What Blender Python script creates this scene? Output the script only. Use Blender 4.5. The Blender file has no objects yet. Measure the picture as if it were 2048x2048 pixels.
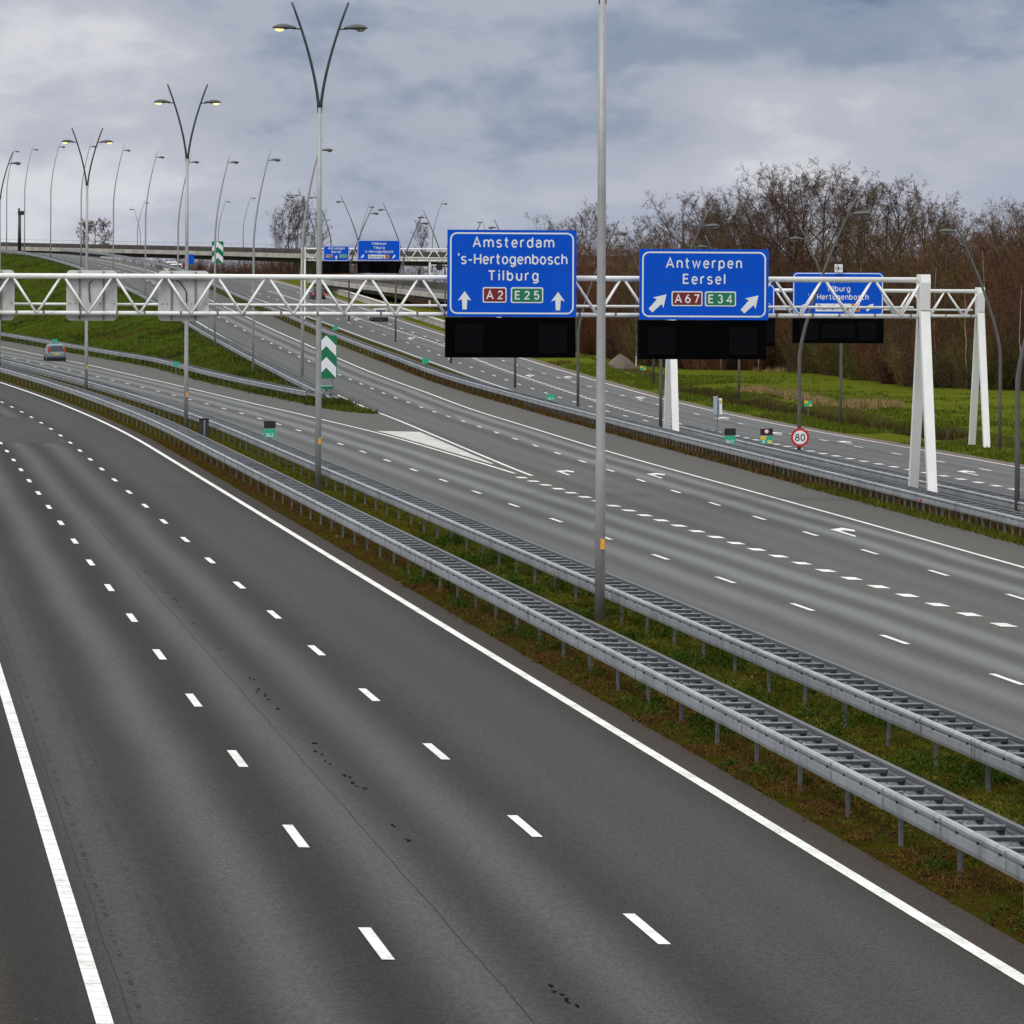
import bpy, math, random
import numpy as np
from mathutils import Vector, Matrix
R = math.radians
random.seed(7); RNG = np.random.default_rng(7)
sc = bpy.context.scene
col = sc.collection

# ------------------------------------------------------------------ camera, sky, sun, exposure
cam_d = bpy.data.cameras.new('camera'); cam = bpy.data.objects.new('camera', cam_d); col.objects.link(cam)
cam.location = (0, 0, 8.0)
cam.rotation_euler = (Matrix.Rotation(R(90), 3, 'X') @ Matrix.Rotation(0.0045, 3, 'Z')).to_euler()
cam_d.sensor_width = 36; cam_d.lens = 178.9; cam_d.shift_y = -0.222
cam_d.clip_start = 1; cam_d.clip_end = 30000
sc.camera = cam
sc.view_settings.view_transform = 'Standard'; sc.view_settings.look = 'None'
sc.view_settings.exposure = 0.0; sc.view_settings.gamma = 1.0
sc.cycles.use_denoising = True
sc.cycles.max_bounces = 6; sc.cycles.transparent_max_bounces = 8

SUN_EL, SUN_ROT = R(52), R(215)
W = bpy.data.worlds.new('World'); sc.world = W; W.use_nodes = True
nt = W.node_tree; nt.nodes.clear()
def wn(t, **k):
    n = nt.nodes.new(t)
    for a, b in k.items(): setattr(n, a, b)
    return n
def wmath(op, a, b=None, c=None):
    n = wn('ShaderNodeMath', operation=op)
    for i, v in enumerate((a, b, c)):
        if v is None: continue
        if isinstance(v, (int, float)): n.inputs[i].default_value = v
        else: nt.links.new(v, n.inputs[i])
    return n.outputs[0]
def wramp(fac, stops, mode='LINEAR'):
    n = wn('ShaderNodeValToRGB'); n.color_ramp.interpolation = mode
    e = n.color_ramp.elements
    while len(e) < len(stops): e.new(0.5)
    for i, (p, c) in enumerate(stops): e[i].position = p; e[i].color = (*c, 1)
    nt.links.new(fac, n.inputs[0]); return n.outputs[0]
out = wn('ShaderNodeOutputWorld'); bg = wn('ShaderNodeBackground'); bg.inputs[1].default_value = 0.1
nt.links.new(bg.outputs[0], out.inputs[0])
sky = wn('ShaderNodeTexSky', sky_type='NISHITA', sun_disc=False, sun_elevation=SUN_EL, sun_rotation=SUN_ROT, dust_density=3.0)
tc = wn('ShaderNodeTexCoord')
def cloud_noise(loc, scl, scale, detail, rough, dist=0.0):
    m = wn('ShaderNodeMapping'); m.inputs['Location'].default_value = loc; m.inputs['Scale'].default_value = scl
    nt.links.new(tc.outputs['Generated'], m.inputs[0])
    n = wn('ShaderNodeTexNoise'); n.inputs['Scale'].default_value = scale; n.inputs['Detail'].default_value = detail
    n.inputs['Roughness'].default_value = rough; n.inputs['Distortion'].default_value = dist
    nt.links.new(m.outputs[0], n.inputs['Vector']); return n.outputs['Fac']
cn1 = cloud_noise((4.3, 2.4, 1.62), (1, 1, 2.6), 11.0, 6, 0.52, 0.3)     # soft banks of cloud
cn2 = cloud_noise((1.7, 5.2, 2.2), (1, 1, 2.2), 38.0, 5, 0.55, 0.2)      # smaller wisps
mixn = wmath('ADD', wmath('MULTIPLY', cn1, 0.66), wmath('MULTIPLY', cn2, 0.34))
# sides of the sky: darker bank of cloud to the right and high up, lighter to the left
sep = wn('ShaderNodeSeparateXYZ'); nt.links.new(tc.outputs['Generated'], sep.inputs[0])
el = sep.outputs['Z']; az = sep.outputs['X']
def bank(a0, aw, e0, ew, amt):                      # a bank of cloud around one direction of the sky
    p = wmath('ADD', wmath('POWER', wmath('ABSOLUTE', wmath('DIVIDE', wmath('SUBTRACT', az, a0), aw)), 2.0), wmath('POWER', wmath('ABSOLUTE', wmath('DIVIDE', wmath('SUBTRACT', el, e0), ew)), 2.0))
    return wmath('MULTIPLY', wmath('EXPONENT', wmath('MULTIPLY', p, -1.0)), amt)
mixn = wmath('ADD', 0.515, wmath('MULTIPLY', wmath('SUBTRACT', mixn, 0.5), 0.88))
for q in ((0.075, 0.04, 0.058, 0.008, -0.15), (0.055, 0.05, 0.0455, 0.0055, -0.12), (0.0, 0.03, 0.051, 0.005, -0.055), (-0.073, 0.03, 0.050, 0.012, 0.075), (0.05, 0.06, 0.036, 0.006, -0.02), (0.02, 0.03, 0.027, 0.003, -0.03), (-0.03, 0.03, 0.052, 0.006, -0.04)): mixn = wmath('ADD', mixn, bank(*q))
cl = wramp(mixn, [(0.30, (1.0, 1.75, 3.1)), (0.40, (2.75, 3.35, 4.45)), (0.48, (4.2, 4.55, 5.45)), (0.55, (4.9, 5.12, 5.95)), (0.66, (6.9, 7.0, 7.5))], 'EASE')
lift = wramp(el, [(0.0, (1.08, 1.09, 1.10)), (0.03, (1.0, 1.0, 1.0)), (0.16, (1.0, 1.0, 1.0)), (0.45, (3.1, 3.0, 2.55))])
mul = wn('ShaderNodeMix', data_type='RGBA', blend_type='MULTIPLY'); mul.inputs[0].default_value = 1
nt.links.new(cl, mul.inputs[6]); nt.links.new(lift, mul.inputs[7])
mx = wn('ShaderNodeMix', data_type='RGBA'); mx.inputs[0].default_value = 0.93
nt.links.new(sky.outputs[0], mx.inputs[6]); nt.links.new(mul.outputs[2], mx.inputs[7])
nt.links.new(mx.outputs[2], bg.inputs[0])
sd = bpy.data.lights.new('sun', 'SUN'); sd.energy = 1.4; sd.angle = R(14); sd.color = (1.0, 0.95, 0.88)
sun = bpy.data.objects.new('sun', sd); col.objects.link(sun)
sun.rotation_euler = (R(90) - SUN_EL, 0, math.pi - SUN_ROT)

# ------------------------------------------------------------------ helpers
def tag(o, label=None, cat=None, group=None, kind=None):
    if label: o['label'] = label
    if cat: o['category'] = cat
    if group: o['group'] = group
    if kind: o['kind'] = kind
    return o
def empty(name, loc=(0, 0, 0), rz=0.0):
    o = bpy.data.objects.new(name, None); col.objects.link(o); o.location = loc; o.rotation_euler = (0, 0, rz)
    o.empty_display_size = 0.3; return o
def thing(name, label, cat, loc=(0, 0, 0), rz=0.0, group=None):
    return tag(empty(name, loc, rz), label, cat, group)
def link(name, mesh, parent=None, loc=(0, 0, 0), rot=(0, 0, 0)):
    o = bpy.data.objects.new(name, mesh); col.objects.link(o); o.parent = parent
    o.location = loc; o.rotation_euler = rot; return o
def copy_tree(o, parent=None):
    c = o.copy(); col.objects.link(c)
    if parent: c.parent = parent
    for ch in list(o.children): copy_tree(ch, c)
    return c
class MB:
    def __init__(s): s.v = []; s.f = []; s.mi = []; s.m = 0
    def add(s, vs, fs):
        b = len(s.v); s.v += [tuple(p) for p in vs]
        for f in fs: s.f.append([b + i for i in f]); s.mi.append(s.m)
    def box(s, c, d, rz=0.0, taper=(1, 1)):
        x, y, z = d[0] / 2, d[1] / 2, d[2] / 2; q = []
        for sz in (-1, 1):
            tx, ty = taper if sz > 0 else (1, 1)
            for sx, sy in ((-1, -1), (1, -1), (1, 1), (-1, 1)):
                px, py = sx * x * tx, sy * y * ty
                q.append((c[0] + px * math.cos(rz) - py * math.sin(rz), c[1] + px * math.sin(rz) + py * math.cos(rz), c[2] + sz * z))
        s.add(q, [(3, 2, 1, 0), (4, 5, 6, 7), (0, 1, 5, 4), (1, 2, 6, 5), (2, 3, 7, 6), (3, 0, 4, 7)])
    def tube(s, pts, rad, n=8, cap=True):
        pts = [Vector(p) for p in pts]; k = len(pts)
        if not hasattr(rad, '__len__'): rad = [rad] * k
        rings = []; ref = None
        for i in range(k):
            t = (pts[min(i + 1, k - 1)] - pts[max(i - 1, 0)]).normalized()
            if ref is None: ref = Vector((1, 0, 0)) if abs(t.x) < 0.8 else Vector((0, 1, 0))
            u = (ref - t * ref.dot(t)).normalized(); w = t.cross(u); ref = u
            rings.append([pts[i] + (u * math.cos(a) + w * math.sin(a)) * rad[i] for a in [2 * math.pi * j / n for j in range(n)]])
        vs = [p for r_ in rings for p in r_]; fs = []
        for i in range(k - 1):
            for j in range(n):
                a, b = i * n + j, i * n + (j + 1) % n; fs.append((a, b, b + n, a + n))
        if cap: fs.append(tuple(range(n))[::-1]); fs.append(tuple(range((k - 1) * n, k * n)))
        s.add(vs, fs)
    def prism(s, poly, y0, y1):            # polygon in (x, z), extruded along y
        n = len(poly); vs = [(p[0], y0, p[1]) for p in poly] + [(p[0], y1, p[1]) for p in poly]
        fs = [tuple(range(n)), tuple(range(2 * n - 1, n - 1, -1))] + [(i, i + n, (i + 1) % n + n, (i + 1) % n) for i in range(n)]
        s.add(vs, fs)
    def prismx(s, poly, x0, x1):           # polygon in (y, z), extruded along x
        n = len(poly); vs = [(x0, p[0], p[1]) for p in poly] + [(x1, p[0], p[1]) for p in poly]
        fs = [tuple(range(n)), tuple(range(2 * n - 1, n - 1, -1))] + [(i, i + n, (i + 1) % n + n, (i + 1) % n) for i in range(n)]
        s.add(vs, fs)
    def flat(s, poly):
        s.add(poly, [tuple(range(len(poly)))])
    def mesh(s, name, mats, smooth=False):
        me = bpy.data.meshes.new(name); me.from_pydata(s.v, [], s.f)
        for m in (mats if isinstance(mats, (list, tuple)) else [mats]): me.materials.append(m)
        if any(s.mi): me.polygons.foreach_set('material_index', s.mi)
        if smooth: me.polygons.foreach_set('use_smooth', [True] * len(s.f))
        me.update(); return me
    def build(s, name, mats, parent=None, smooth=False, loc=(0, 0, 0), rot=(0, 0, 0)):
        return link(name, s.mesh(name, mats, smooth), parent, loc, rot)
def rrect(x0, z0, x1, z1, rd, k=6):
    q = []
    for cx, cz, a0 in ((x1 - rd, z1 - rd, 0), (x0 + rd, z1 - rd, 90), (x0 + rd, z0 + rd, 180), (x1 - rd, z0 + rd, 270)):
        for i in range(k + 1):
            a = R(a0 + 90 * i / k); q.append((cx + rd * math.cos(a), cz + rd * math.sin(a)))
    return q

# ------------------------------------------------------------------ materials
class NT:
    def __init__(s, name):
        s.mat = bpy.data.materials.new(name); s.mat.use_nodes = True; s.t = s.mat.node_tree; s.t.nodes.clear()
        s.out = s.n('ShaderNodeOutputMaterial'); s.b = s.n('ShaderNodeBsdfPrincipled'); s.l(s.b.outputs[0], s.out.inputs[0])
    def n(s, t, **k):
        x = s.t.nodes.new(t)
        for a, b in k.items(): setattr(x, a, b)
        return x
    def l(s, a, b): s.t.links.new(a, b)
    def math(s, op, a, b=None, c=None):
        n = s.n('ShaderNodeMath', operation=op)
        for i, v in enumerate((a, b, c)):
            if v is None: continue
            if isinstance(v, (int, float)): n.inputs[i].default_value = v
            else: s.l(v, n.inputs[i])
        return n.outputs[0]
    def noise(s, scale, detail=4, rough=0.55, vec=None, mscale=None, w=None):
        n = s.n('ShaderNodeTexNoise'); n.inputs['Scale'].default_value = scale; n.inputs['Detail'].default_value = detail; n.inputs['Roughness'].default_value = rough
        v = vec if vec is not None else s.geo()
        if mscale or w:
            m = s.n('ShaderNodeMapping'); m.inputs['Scale'].default_value = mscale or (1, 1, 1); m.inputs['Location'].default_value = (w or 0, w or 0, 0)
            s.l(v, m.inputs[0]); v = m.outputs[0]
        s.l(v, n.inputs['Vector']); return n.outputs['Fac']
    def geo(s):
        if not hasattr(s, '_g'): s._g = s.n('ShaderNodeNewGeometry')
        return s._g.outputs['Position']
    def obj(s):
        if not hasattr(s, '_o'): s._o = s.n('ShaderNodeTexCoord')
        return s._o.outputs['Object']
    def island(s):
        s.geo(); return s._g.outputs['Random Per Island']
    def ramp(s, fac, stops, mode='LINEAR'):
        n = s.n('ShaderNodeValToRGB'); n.color_ramp.interpolation = mode; e = n.color_ramp.elements
        while len(e) < len(stops): e.new(0.5)
        for i, (p, c) in enumerate(stops):
            e[i].position = p; e[i].color = (*c, 1) if len(c) == 3 else c
        s.l(fac, n.inputs[0]); return n.outputs[0]
    def mix(s, fac, a, b, blend='MIX'):
        n = s.n('ShaderNodeMix', data_type='RGBA', blend_type=blend)
        for i, v in ((0, fac), (6, a), (7, b)):
            if isinstance(v, (int, float)): n.inputs[i].default_value = v
            elif isinstance(v, tuple): n.inputs[i].default_value = (*v, 1)
            else: s.l(v, n.inputs[i])
        return n.outputs[2]
    def bump(s, h, strength=0.3, dist=0.02):
        n = s.n('ShaderNodeBump'); n.inputs['Strength'].default_value = strength; n.inputs['Distance'].default_value = dist
        s.l(h, n.inputs['Height']); s.l(n.outputs[0], s.b.inputs['Normal'])
    def set(s, color=None, rough=None, metal=None, spec=None):
        for k, v in (('Base Color', color), ('Roughness', rough), ('Metallic', metal), ('Specular IOR Level', spec)):
            if v is None: continue
            i = s.b.inputs[k]
            if isinstance(v, (int, float)): i.default_value = v
            elif isinstance(v, tuple): i.default_value = (*v, 1)
            else: s.l(v, i)
        return s.mat
def plain(name, c, rough=0.5, metal=0.0, var=0.12, scale=3.0, spec=0.5):
    t = NT(name); f = t.noise(scale, 5, 0.6, t.obj())
    lo = tuple(x * (1 - var) for x in c); hi = tuple(min(1, x * (1 + var)) for x in c)
    return t.set(t.ramp(f, [(0.3, lo), (0.7, hi)]), rough, metal, spec)
def emis(name, c, strength):
    t = NT(name); t.set(c, 0.4); t.b.inputs['Emission Color'].default_value = (*c, 1); t.b.inputs['Emission Strength'].default_value = strength; return t.mat

def asphalt(name, tracks, spec=0.45, dark=(0.0235, 0.0225, 0.0205), light=(0.083, 0.087, 0.083), plainc=(0.075, 0.071, 0.064), plain_rng=None, lines=()):
    """wheel tracks are polished lighter; u (UV x) is metres across the road, v metres along it"""
    t = NT(name); uv = t.n('ShaderNodeUVMap'); uv.uv_map = 'uv'; sp = t.n('ShaderNodeSeparateXYZ'); t.l(uv.outputs[0], sp.inputs[0]); u, v = sp.outputs[0], sp.outputs[1]
    wob = t.noise(0.05, 2, 0.5, uv.outputs[0]); uw = t.math('ADD', u, t.math('MULTIPLY', t.math('SUBTRACT', wob, 0.5), 0.5))
    acc = None
    for c, sig, a in tracks:
        g = t.math('MULTIPLY', t.math('EXPONENT', t.math('MULTIPLY', t.math('POWER', t.math('ABSOLUTE', t.math('DIVIDE', t.math('SUBTRACT', uw, c), sig)), 2.0), -0.5)), a)
        acc = g if acc is None else t.math('ADD', acc, g)
    lon = t.noise(0.35, 4, 0.6, uv.outputs[0], (3.0, 0.06, 1)); big = t.noise(0.02, 3, 0.5, uv.outputs[0])
    fac = t.math('MULTIPLY', acc, t.math('ADD', 0.72, t.math('MULTIPLY', big, 0.5)))
    fac = t.math('ADD', fac, t.math('MULTIPLY', t.math('SUBTRACT', lon, 0.5), 0.35))
    c = t.ramp(fac, [(0.0, dark), (1.0, light)])
    if plain_rng:
        a0, a1 = plain_rng
        inside = t.math('MULTIPLY', t.math('SMOOTH_MIN', 1.0, t.math('MAXIMUM', t.math('MULTIPLY', t.math('SUBTRACT', u, a0), 2.5), 0.0), 0.05),
                        t.math('MINIMUM', 1.0, t.math('MAXIMUM', t.math('MULTIPLY', t.math('SUBTRACT', a1, u), 2.5), 0.0)))
        streak = t.noise(0.5, 4, 0.6, uv.outputs[0], (2.0, 0.05, 1), 4.0)
        pc = t.mix(streak, tuple(x * 0.8 for x in plainc), tuple(x * 1.2 for x in plainc))
        c = t.mix(inside, pc, c)
    g1 = t.noise(45.0, 3, 0.7); g2 = t.noise(9.0, 4, 0.7)
    g3 = t.noise(17.0, 3, 0.8, None, (1.6, 0.45, 1)); g2 = t.noise(8.0, 5, 0.85)
    grain = t.math('ADD', t.math('ADD', t.math('MULTIPLY', g1, 0.30), t.math('MULTIPLY', g2, 0.40)), t.math('MULTIPLY', g3, 0.50))
    gr = t.ramp(grain, [(0.46, (0.35,) * 3), (0.60, (1.0,) * 3), (0.74, (1.9,) * 3)])
    c = t.mix(1.0, c, gr, 'MULTIPLY')
    spk = t.n('ShaderNodeTexVoronoi'); spk.inputs['Scale'].default_value = 1.3; t.l(t.geo(), spk.inputs['Vector'])
    sv = t.ramp(spk.outputs['Distance'], [(0.018, (1, 1, 1)), (0.03, (0, 0, 0))])
    c = t.mix(t.math('MULTIPLY', sv, 0.35), c, (0.3, 0.3, 0.29))
    for u0, wd, st, kind in lines:                       # seams and cracks that run along the road
        wv = t.noise(0.25, 3, 0.6, uv.outputs[0], (0.02, 1, 1)); d = t.math('ABSOLUTE', t.math('SUBTRACT', t.math('ADD', u, t.math('MULTIPLY', t.math('SUBTRACT', wv, 0.5), 0.10)), u0))
        m = t.math('LESS_THAN', d, wd)
        if kind == 'broken':
            br = t.noise(1.6, 3, 0.7, uv.outputs[0], (0.6, 1, 1), 2.0); m = t.math('MULTIPLY', m, t.math('GREATER_THAN', br, 0.52))
        c = t.mix(t.math('MULTIPLY', m, st), c, (0.004, 0.004, 0.004))
    t.bump(g1, 0.35, 0.01)
    rgh = t.math('SUBTRACT', 0.86, t.math('MULTIPLY', t.math('MINIMUM', acc, 1.0), 0.26))
    return t.set(c, rgh, 0, spec)

def grass_mat(name, cols, s1=0.35, s2=3.0, s3=18.0, w=0.0, bump=0.6):
    t = NT(name); a = t.noise(s1, 5, 0.65, None, None, w); b = t.noise(s2, 5, 0.7, None, None, w); c = t.noise(s3, 3, 0.7)
    f = t.math('ADD', t.math('MULTIPLY', a, 0.55), t.math('MULTIPLY', b, 0.45))
    k = len(cols); colr = t.ramp(f, [(0.34 + 0.32 * i / (k - 1), cc) for i, cc in enumerate(cols)])
    colr = t.mix(1.0, colr, t.ramp(c, [(0.3, (0.55,) * 3), (0.7, (1.35,) * 3)]), 'MULTIPLY')
    t.bump(t.math('ADD', b, t.math('MULTIPLY', c, 0.4)), bump, 0.15)
    return t.set(colr, 1.0, 0, 0.0)
def blade_mat(name, cols):
    t = NT(name); r = t.island(); p = t.noise(0.6, 3, 0.6)
    f = t.math('ADD', t.math('MULTIPLY', r, 0.6), t.math('MULTIPLY', p, 0.4)); k = len(cols)
    return t.set(t.ramp(f, [(0.15 + 0.65 * i / (k - 1), c) for i, c in enumerate(cols)]), 0.85, 0, 0.05)

def paint_mat():
    t = NT('road_paint'); a = t.noise(14, 5, 0.75); b = t.noise(1.2, 3, 0.6)
    return t.set(t.ramp(t.math('ADD', t.math('MULTIPLY', a, 0.6), t.math('MULTIPLY', b, 0.4)), [(0.30, (0.26, 0.26, 0.25)), (0.43, (0.50, 0.50, 0.48)), (0.52, (0.66, 0.66, 0.645)), (0.7, (0.72, 0.72, 0.70))]), 0.7, 0, 0.2)
def galv_mat(name, c=(0.36, 0.38, 0.41), metal=0.35):
    t = NT(name); a = t.noise(3.5, 7, 0.75, None, (1, 1, .35)); b = t.noise(0.5, 3, 0.5)
    f = t.math('ADD', t.math('MULTIPLY', a, 0.65), t.math('MULTIPLY', b, 0.35))
    return t.set(t.ramp(f, [(0.36, tuple(x * 0.50 for x in c)), (0.47, tuple(x * 0.9 for x in c)), (0.68, tuple(x * 1.22 for x in c))]), 0.5, metal, 0.5)
def white_steel():
    t = NT('white_steel'); a = t.noise(3.0, 6, 0.7, t.obj(), (1, 1, 0.25)); b = t.noise(0.6, 3, 0.5)
    f = t.math('ADD', t.math('MULTIPLY', a, 0.6), t.math('MULTIPLY', b, 0.4))
    return t.set(t.ramp(f, [(0.25, (0.52, 0.51, 0.49)), (0.42, (0.70, 0.70, 0.69)), (0.7, (0.78, 0.78, 0.78))]), 0.5, 0, 0.4)
M = {}
M['paint'] = paint_mat(); M['paint_worn'] = plain('worn_paint', (0.40, 0.40, 0.385), 0.8, 0, 0.35, 1.1, 0.2)
M['galv'] = galv_mat('galvanised', (0.315, 0.33, 0.355)); M['galv_dark'] = galv_mat('galvanised_dark', (0.17, 0.175, 0.19)); M['galv_shade'] = galv_mat('galvanised_shade', (0.05, 0.052, 0.058), 0.1)  # near-black galvanised tone paints shade on rail lips and under spacers
M['white'] = white_steel()
M['grey_panel'] = plain('sign_back', (0.50, 0.50, 0.49), 0.6, 0, 0.08, 2)
M['strut'] = plain('sign_strut', (0.16, 0.15, 0.14), 0.7)
M['lamp'] = plain('lamp_steel', (0.31, 0.31, 0.315), 0.5, 0.2, 0.08)
M['lamp_arm'] = plain('lamp_arm_paint', (0.045, 0.05, 0.055), 0.5, 0.2)
M['lamp_dark'] = plain('lamp_dark_paint', (0.09, 0.088, 0.085), 0.55, 0.1)
M['housing'] = plain('lamp_housing', (0.06, 0.065, 0.06), 0.5)
M['lens'] = plain('lamp_lens', (0.30, 0.30, 0.27), 0.3)
M['glow'] = emis('lamp_glow', (1.0, 0.78, 0.30), 1.6)
M['blue'] = plain('sign_blue', (0.0005, 0.078, 0.56), 0.6, 0, 0.05, 0.8, 0.12)
M['signwhite'] = plain('sign_white', (0.72, 0.74, 0.78), 0.45, 0, 0.03, 2, 0.3)
M['sred'] = plain('shield_red', (0.16, 0.008, 0.012), 0.45, 0, 0.05); M['sgreen'] = plain('shield_green', (0.0, 0.17, 0.075), 0.45, 0, 0.05)
M['orange'] = plain('shield_orange', (0.62, 0.25, 0.02), 0.45); M['black'] = plain('board_black', (0.0012, 0.0012, 0.0016), 0.8, 0, 0.2, 1, 0.03)
M['led'] = plain('led_glass', (0.0022, 0.0022, 0.0034), 0.6, 0, 0.2, 1, 0.06); M['ring'] = plain('led_ring', (.006, .006, .010), .7, 0, .1, 1, .05); M['ink'] = plain('black_ink', (0.01, 0.01, 0.01), 0.5)
M['bgreen'] = plain('board_green', (0.0, 0.15, 0.055), 0.45, 0, 0.05); M['teal'] = plain('marker_teal', (0.02, 0.36, 0.21), 0.45, 0, 0.08)
M['yellow'] = plain('marker_yellow', (0.70, 0.45, 0.02), 0.5); M['tagor'] = plain('tag_orange', (0.75, 0.36, 0.02), 0.5)
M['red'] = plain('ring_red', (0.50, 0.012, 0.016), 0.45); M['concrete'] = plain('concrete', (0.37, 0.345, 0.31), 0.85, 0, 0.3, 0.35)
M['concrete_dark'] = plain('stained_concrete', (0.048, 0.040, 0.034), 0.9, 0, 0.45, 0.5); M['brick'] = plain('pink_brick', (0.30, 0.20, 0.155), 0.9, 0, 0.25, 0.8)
M['sand'] = plain('sand_heap', (0.105, 0.083, 0.063), 0.95, 0, 0.3, 2.0)
M['wood'] = plain('stake_wood', (0.05, 0.045, 0.04), 0.9)
M['glass'] = plain('car_glass', (0.02, 0.03, 0.035), 0.08); M['tyre'] = plain('tyre_rubber', (0.012, 0.012, 0.012), 0.8); M['rim'] = plain('wheel_rim', (0.35, 0.35, 0.36), 0.35, 0.7)
M['tail'] = plain('tail_red', (0.45, 0.02, 0.02), 0.25); M['taillit'] = emis('tail_lit', (0.9, 0.03, 0.02), 0.6); M['plate'] = plain('plate_yellow', (0.75, 0.48, 0.03), 0.4)
M['carlight'] = plain('car_pale_blue', (0.15, 0.21, 0.235), 0.3, 0.3, 0.03); M['carsilver'] = plain('car_silver', (0.48, 0.49, 0.50), 0.3, 0.4, 0.03); M['cardark'] = plain('car_dark', (0.022, 0.012, 0.014), 0.3, 0.1, 0.1); M['carwhite'] = plain('car_white', (0.75, 0.75, 0.75), 0.3, 0, 0.03)
M['bumper'] = plain('bumper_plastic', (0.035, 0.04, 0.045), 0.6)
M['pbox'] = plain('cabinet_paint', (0.02, 0.022, 0.022), 0.6)
def bark(name, c): return plain(name, c, 0.9, 0, 0.35, 1.5, 0.1)
M['bark'] = bark('tree_bark', (0.038, 0.029, 0.024)); M['barkb'] = bark('tree_bark_brown', (0.060, 0.038, 0.027)); M['twig'] = bark('twig_bark', (0.105, 0.064, 0.045)); M['birch'] = bark('birch_bark', (0.26, 0.22, 0.19))

# ------------------------------------------------------------------ survey: edges of the carriageways, in metres (x to the right, y away, z up)
TH = R(-7.08); SN, CS = math.sin(-TH), math.cos(TH)
def bend(Y): return -max(0.0, Y - 245.0) ** 2 / 6000.0
def XN(Y, n): return (n + bend(Y) - SN * Y) / CS
def rise(Y):
    d = max(0, min(Y, 540) - 290); z = 1.8e-5 * d * d
    return z + (max(Y, 540) - 540) * 0.009
def prof_ramp(Y):
    if Y <= 320: return 0.0
    if Y <= 575: return 6.94e-5 * (Y - 320) ** 2
    return float(np.interp(Y, [575, 620, 680, 740, 807, 866, 930, 1000, 1100], [4.51, 6.0, 8.0, 9.9, 11.6, 12.8, 13.7, 14.4, 15.0]))
def prof_far(Y):
    if Y <= 320: return 0.0
    if Y <= 590: return 6e-5 * (Y - 320) ** 2
    return 4.374 + 0.03 * (Y - 590) if Y < 760 else 9.474 + 0.009 * (Y - 760)
YS = np.arange(-60, 1101, 4.0)
def table(pts, sig=3.0):
    pts = sorted(pts); y = np.array([p[0] for p in pts]); x = np.array([p[1] for p in pts])
    v = np.interp(YS, y, x)
    lo, hi = YS < y[0], YS > y[-1]
    v[lo] = x[0] + (YS[lo] - y[0]) * (x[1] - x[0]) / (y[1] - y[0]); v[hi] = x[-1] + (YS[hi] - y[-1]) * (x[-1] - x[-2]) / (y[-1] - y[-2])
    k = np.exp(-0.5 * (np.arange(-9, 10) / sig) ** 2); k /= k.sum()
    d = np.diff(v); e = np.concatenate([v[0] - d[0] * np.arange(9, 0, -1), v, v[-1] + d[-1] * np.arange(1, 10)])
    return np.convolve(e, k, 'valid')
near = lambda n: [(y, XN(y, n)) for y in (-60, 100, 200)]
T = {}
T['B0'] = np.array([XN(y, -5.0) for y in YS]); T['B1'] = np.array([XN(y, 13.84) for y in YS]); T['B2'] = np.array([XN(y, 18.75) for y in YS])
T['lb_line'] = table(near(27.35) + [(219, .6), (284, -7.72), (293, -9.34), (311, -12.11), (334, -15.74), (395, -25.64), (469, -38.83), (552, -55.55), (640, -74.5), (800, -112), (1100, -185)])
T['ramp_l'] = table(near(27.55) + [(219.6, .81), (286, -4.90), (337, -9.37), (387, -14.21), (419, -17.41), (481, -24.5), (526, -30.16), (589, -38.2), (640, -45.2), (689, -53.3), (750, -62), (804, -70.8), (875, -82.6), (1000, -106), (1100, -126)])
T['ramp_r'] = table([(-60, 36.2), (152, 15.35), (189.5, 11.66), (250, 5.42), (300, .97), (384, -6.45), (470, -16.06), (513, -21.34), (587, -31.39), (628, -37.2), (690, -45.6), (750, -53.0), (790, -60.0), (831, -67.0), (900, -79), (1000, -98), (1100, -118)])
gore = 322.0
b3 = [(284, -7.0), (311, -10.9), (322, -9.1), (333, -9.84), (341, -13.0), (369, -17.77), (400, -22.93), (468, -33.28), (590, -59.3), (640, -71), (800, -107), (1100, -178)]
T['B5'] = table([(-60, 38.0), (166, 16.85), (209, 12.9), (240, 10.15), (284, 6.07), (300, 4.8), (355, -.14), (413, -6.62), (455, -10.88), (509, -17.59), (585, -27.8), (628, -34.2), (690, -42.4), (750, -50.3), (790, -57.2), (831, -64.2), (900, -76.2), (1000, -95.2), (1100, -115)])
T['B6'] = table([(-60, 44.6), (184, 19.7), (224, 15.75), (257, 12.6), (285, 10.3), (340, 5.1), (400, -.7), (459, -6.4), (510, -12.1), (571, -20.1), (630, -28.8), (703, -39.6), (760, -48.4), (831, -61.5), (900, -73.7), (1000, -92.7), (1100, -113)])
T['r3_l'] = T['B6'] + 0.45
T['r3_r'] = table([(-60, 53.5), (249, 24.63), (269, 22.45), (287, 20.55), (312, 17.8), (373, 12.25), (414, 8.6), (429, 7.2), (491, .8), (550, -7.0), (597, -13.42), (660, -22.0), (715, -29.6), (760, -36.7), (831, -49.8), (900, -62.5), (1000, -81), (1100, -101)])
T['B7'] = T['r3_r'] + 1.15
T['B4'] = T['ramp_l'] - 0.55
T['B3'] = table(b3[4:], 2.0)
seam = T['ramp_l'] - 0.2                                        # before the gore the two carriageways share one edge
gx = np.clip((YS - 316) / 10.0, 0, 1)
T['B3'] = np.where(YS <= 320, seam, np.minimum(T['B3'], T['B4'] - 0.0)); T['B4'] = np.where(YS <= 320, seam, T['B4'])
m_ = (YS > 320) & (YS < 350); T['B3'][m_] = np.interp(YS[m_], [320, 330, 350], [T['B4'][YS == 320][0], np.interp(330, YS, T['B4']) - 1.9, np.interp(350, YS, T['B3'])])
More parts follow.
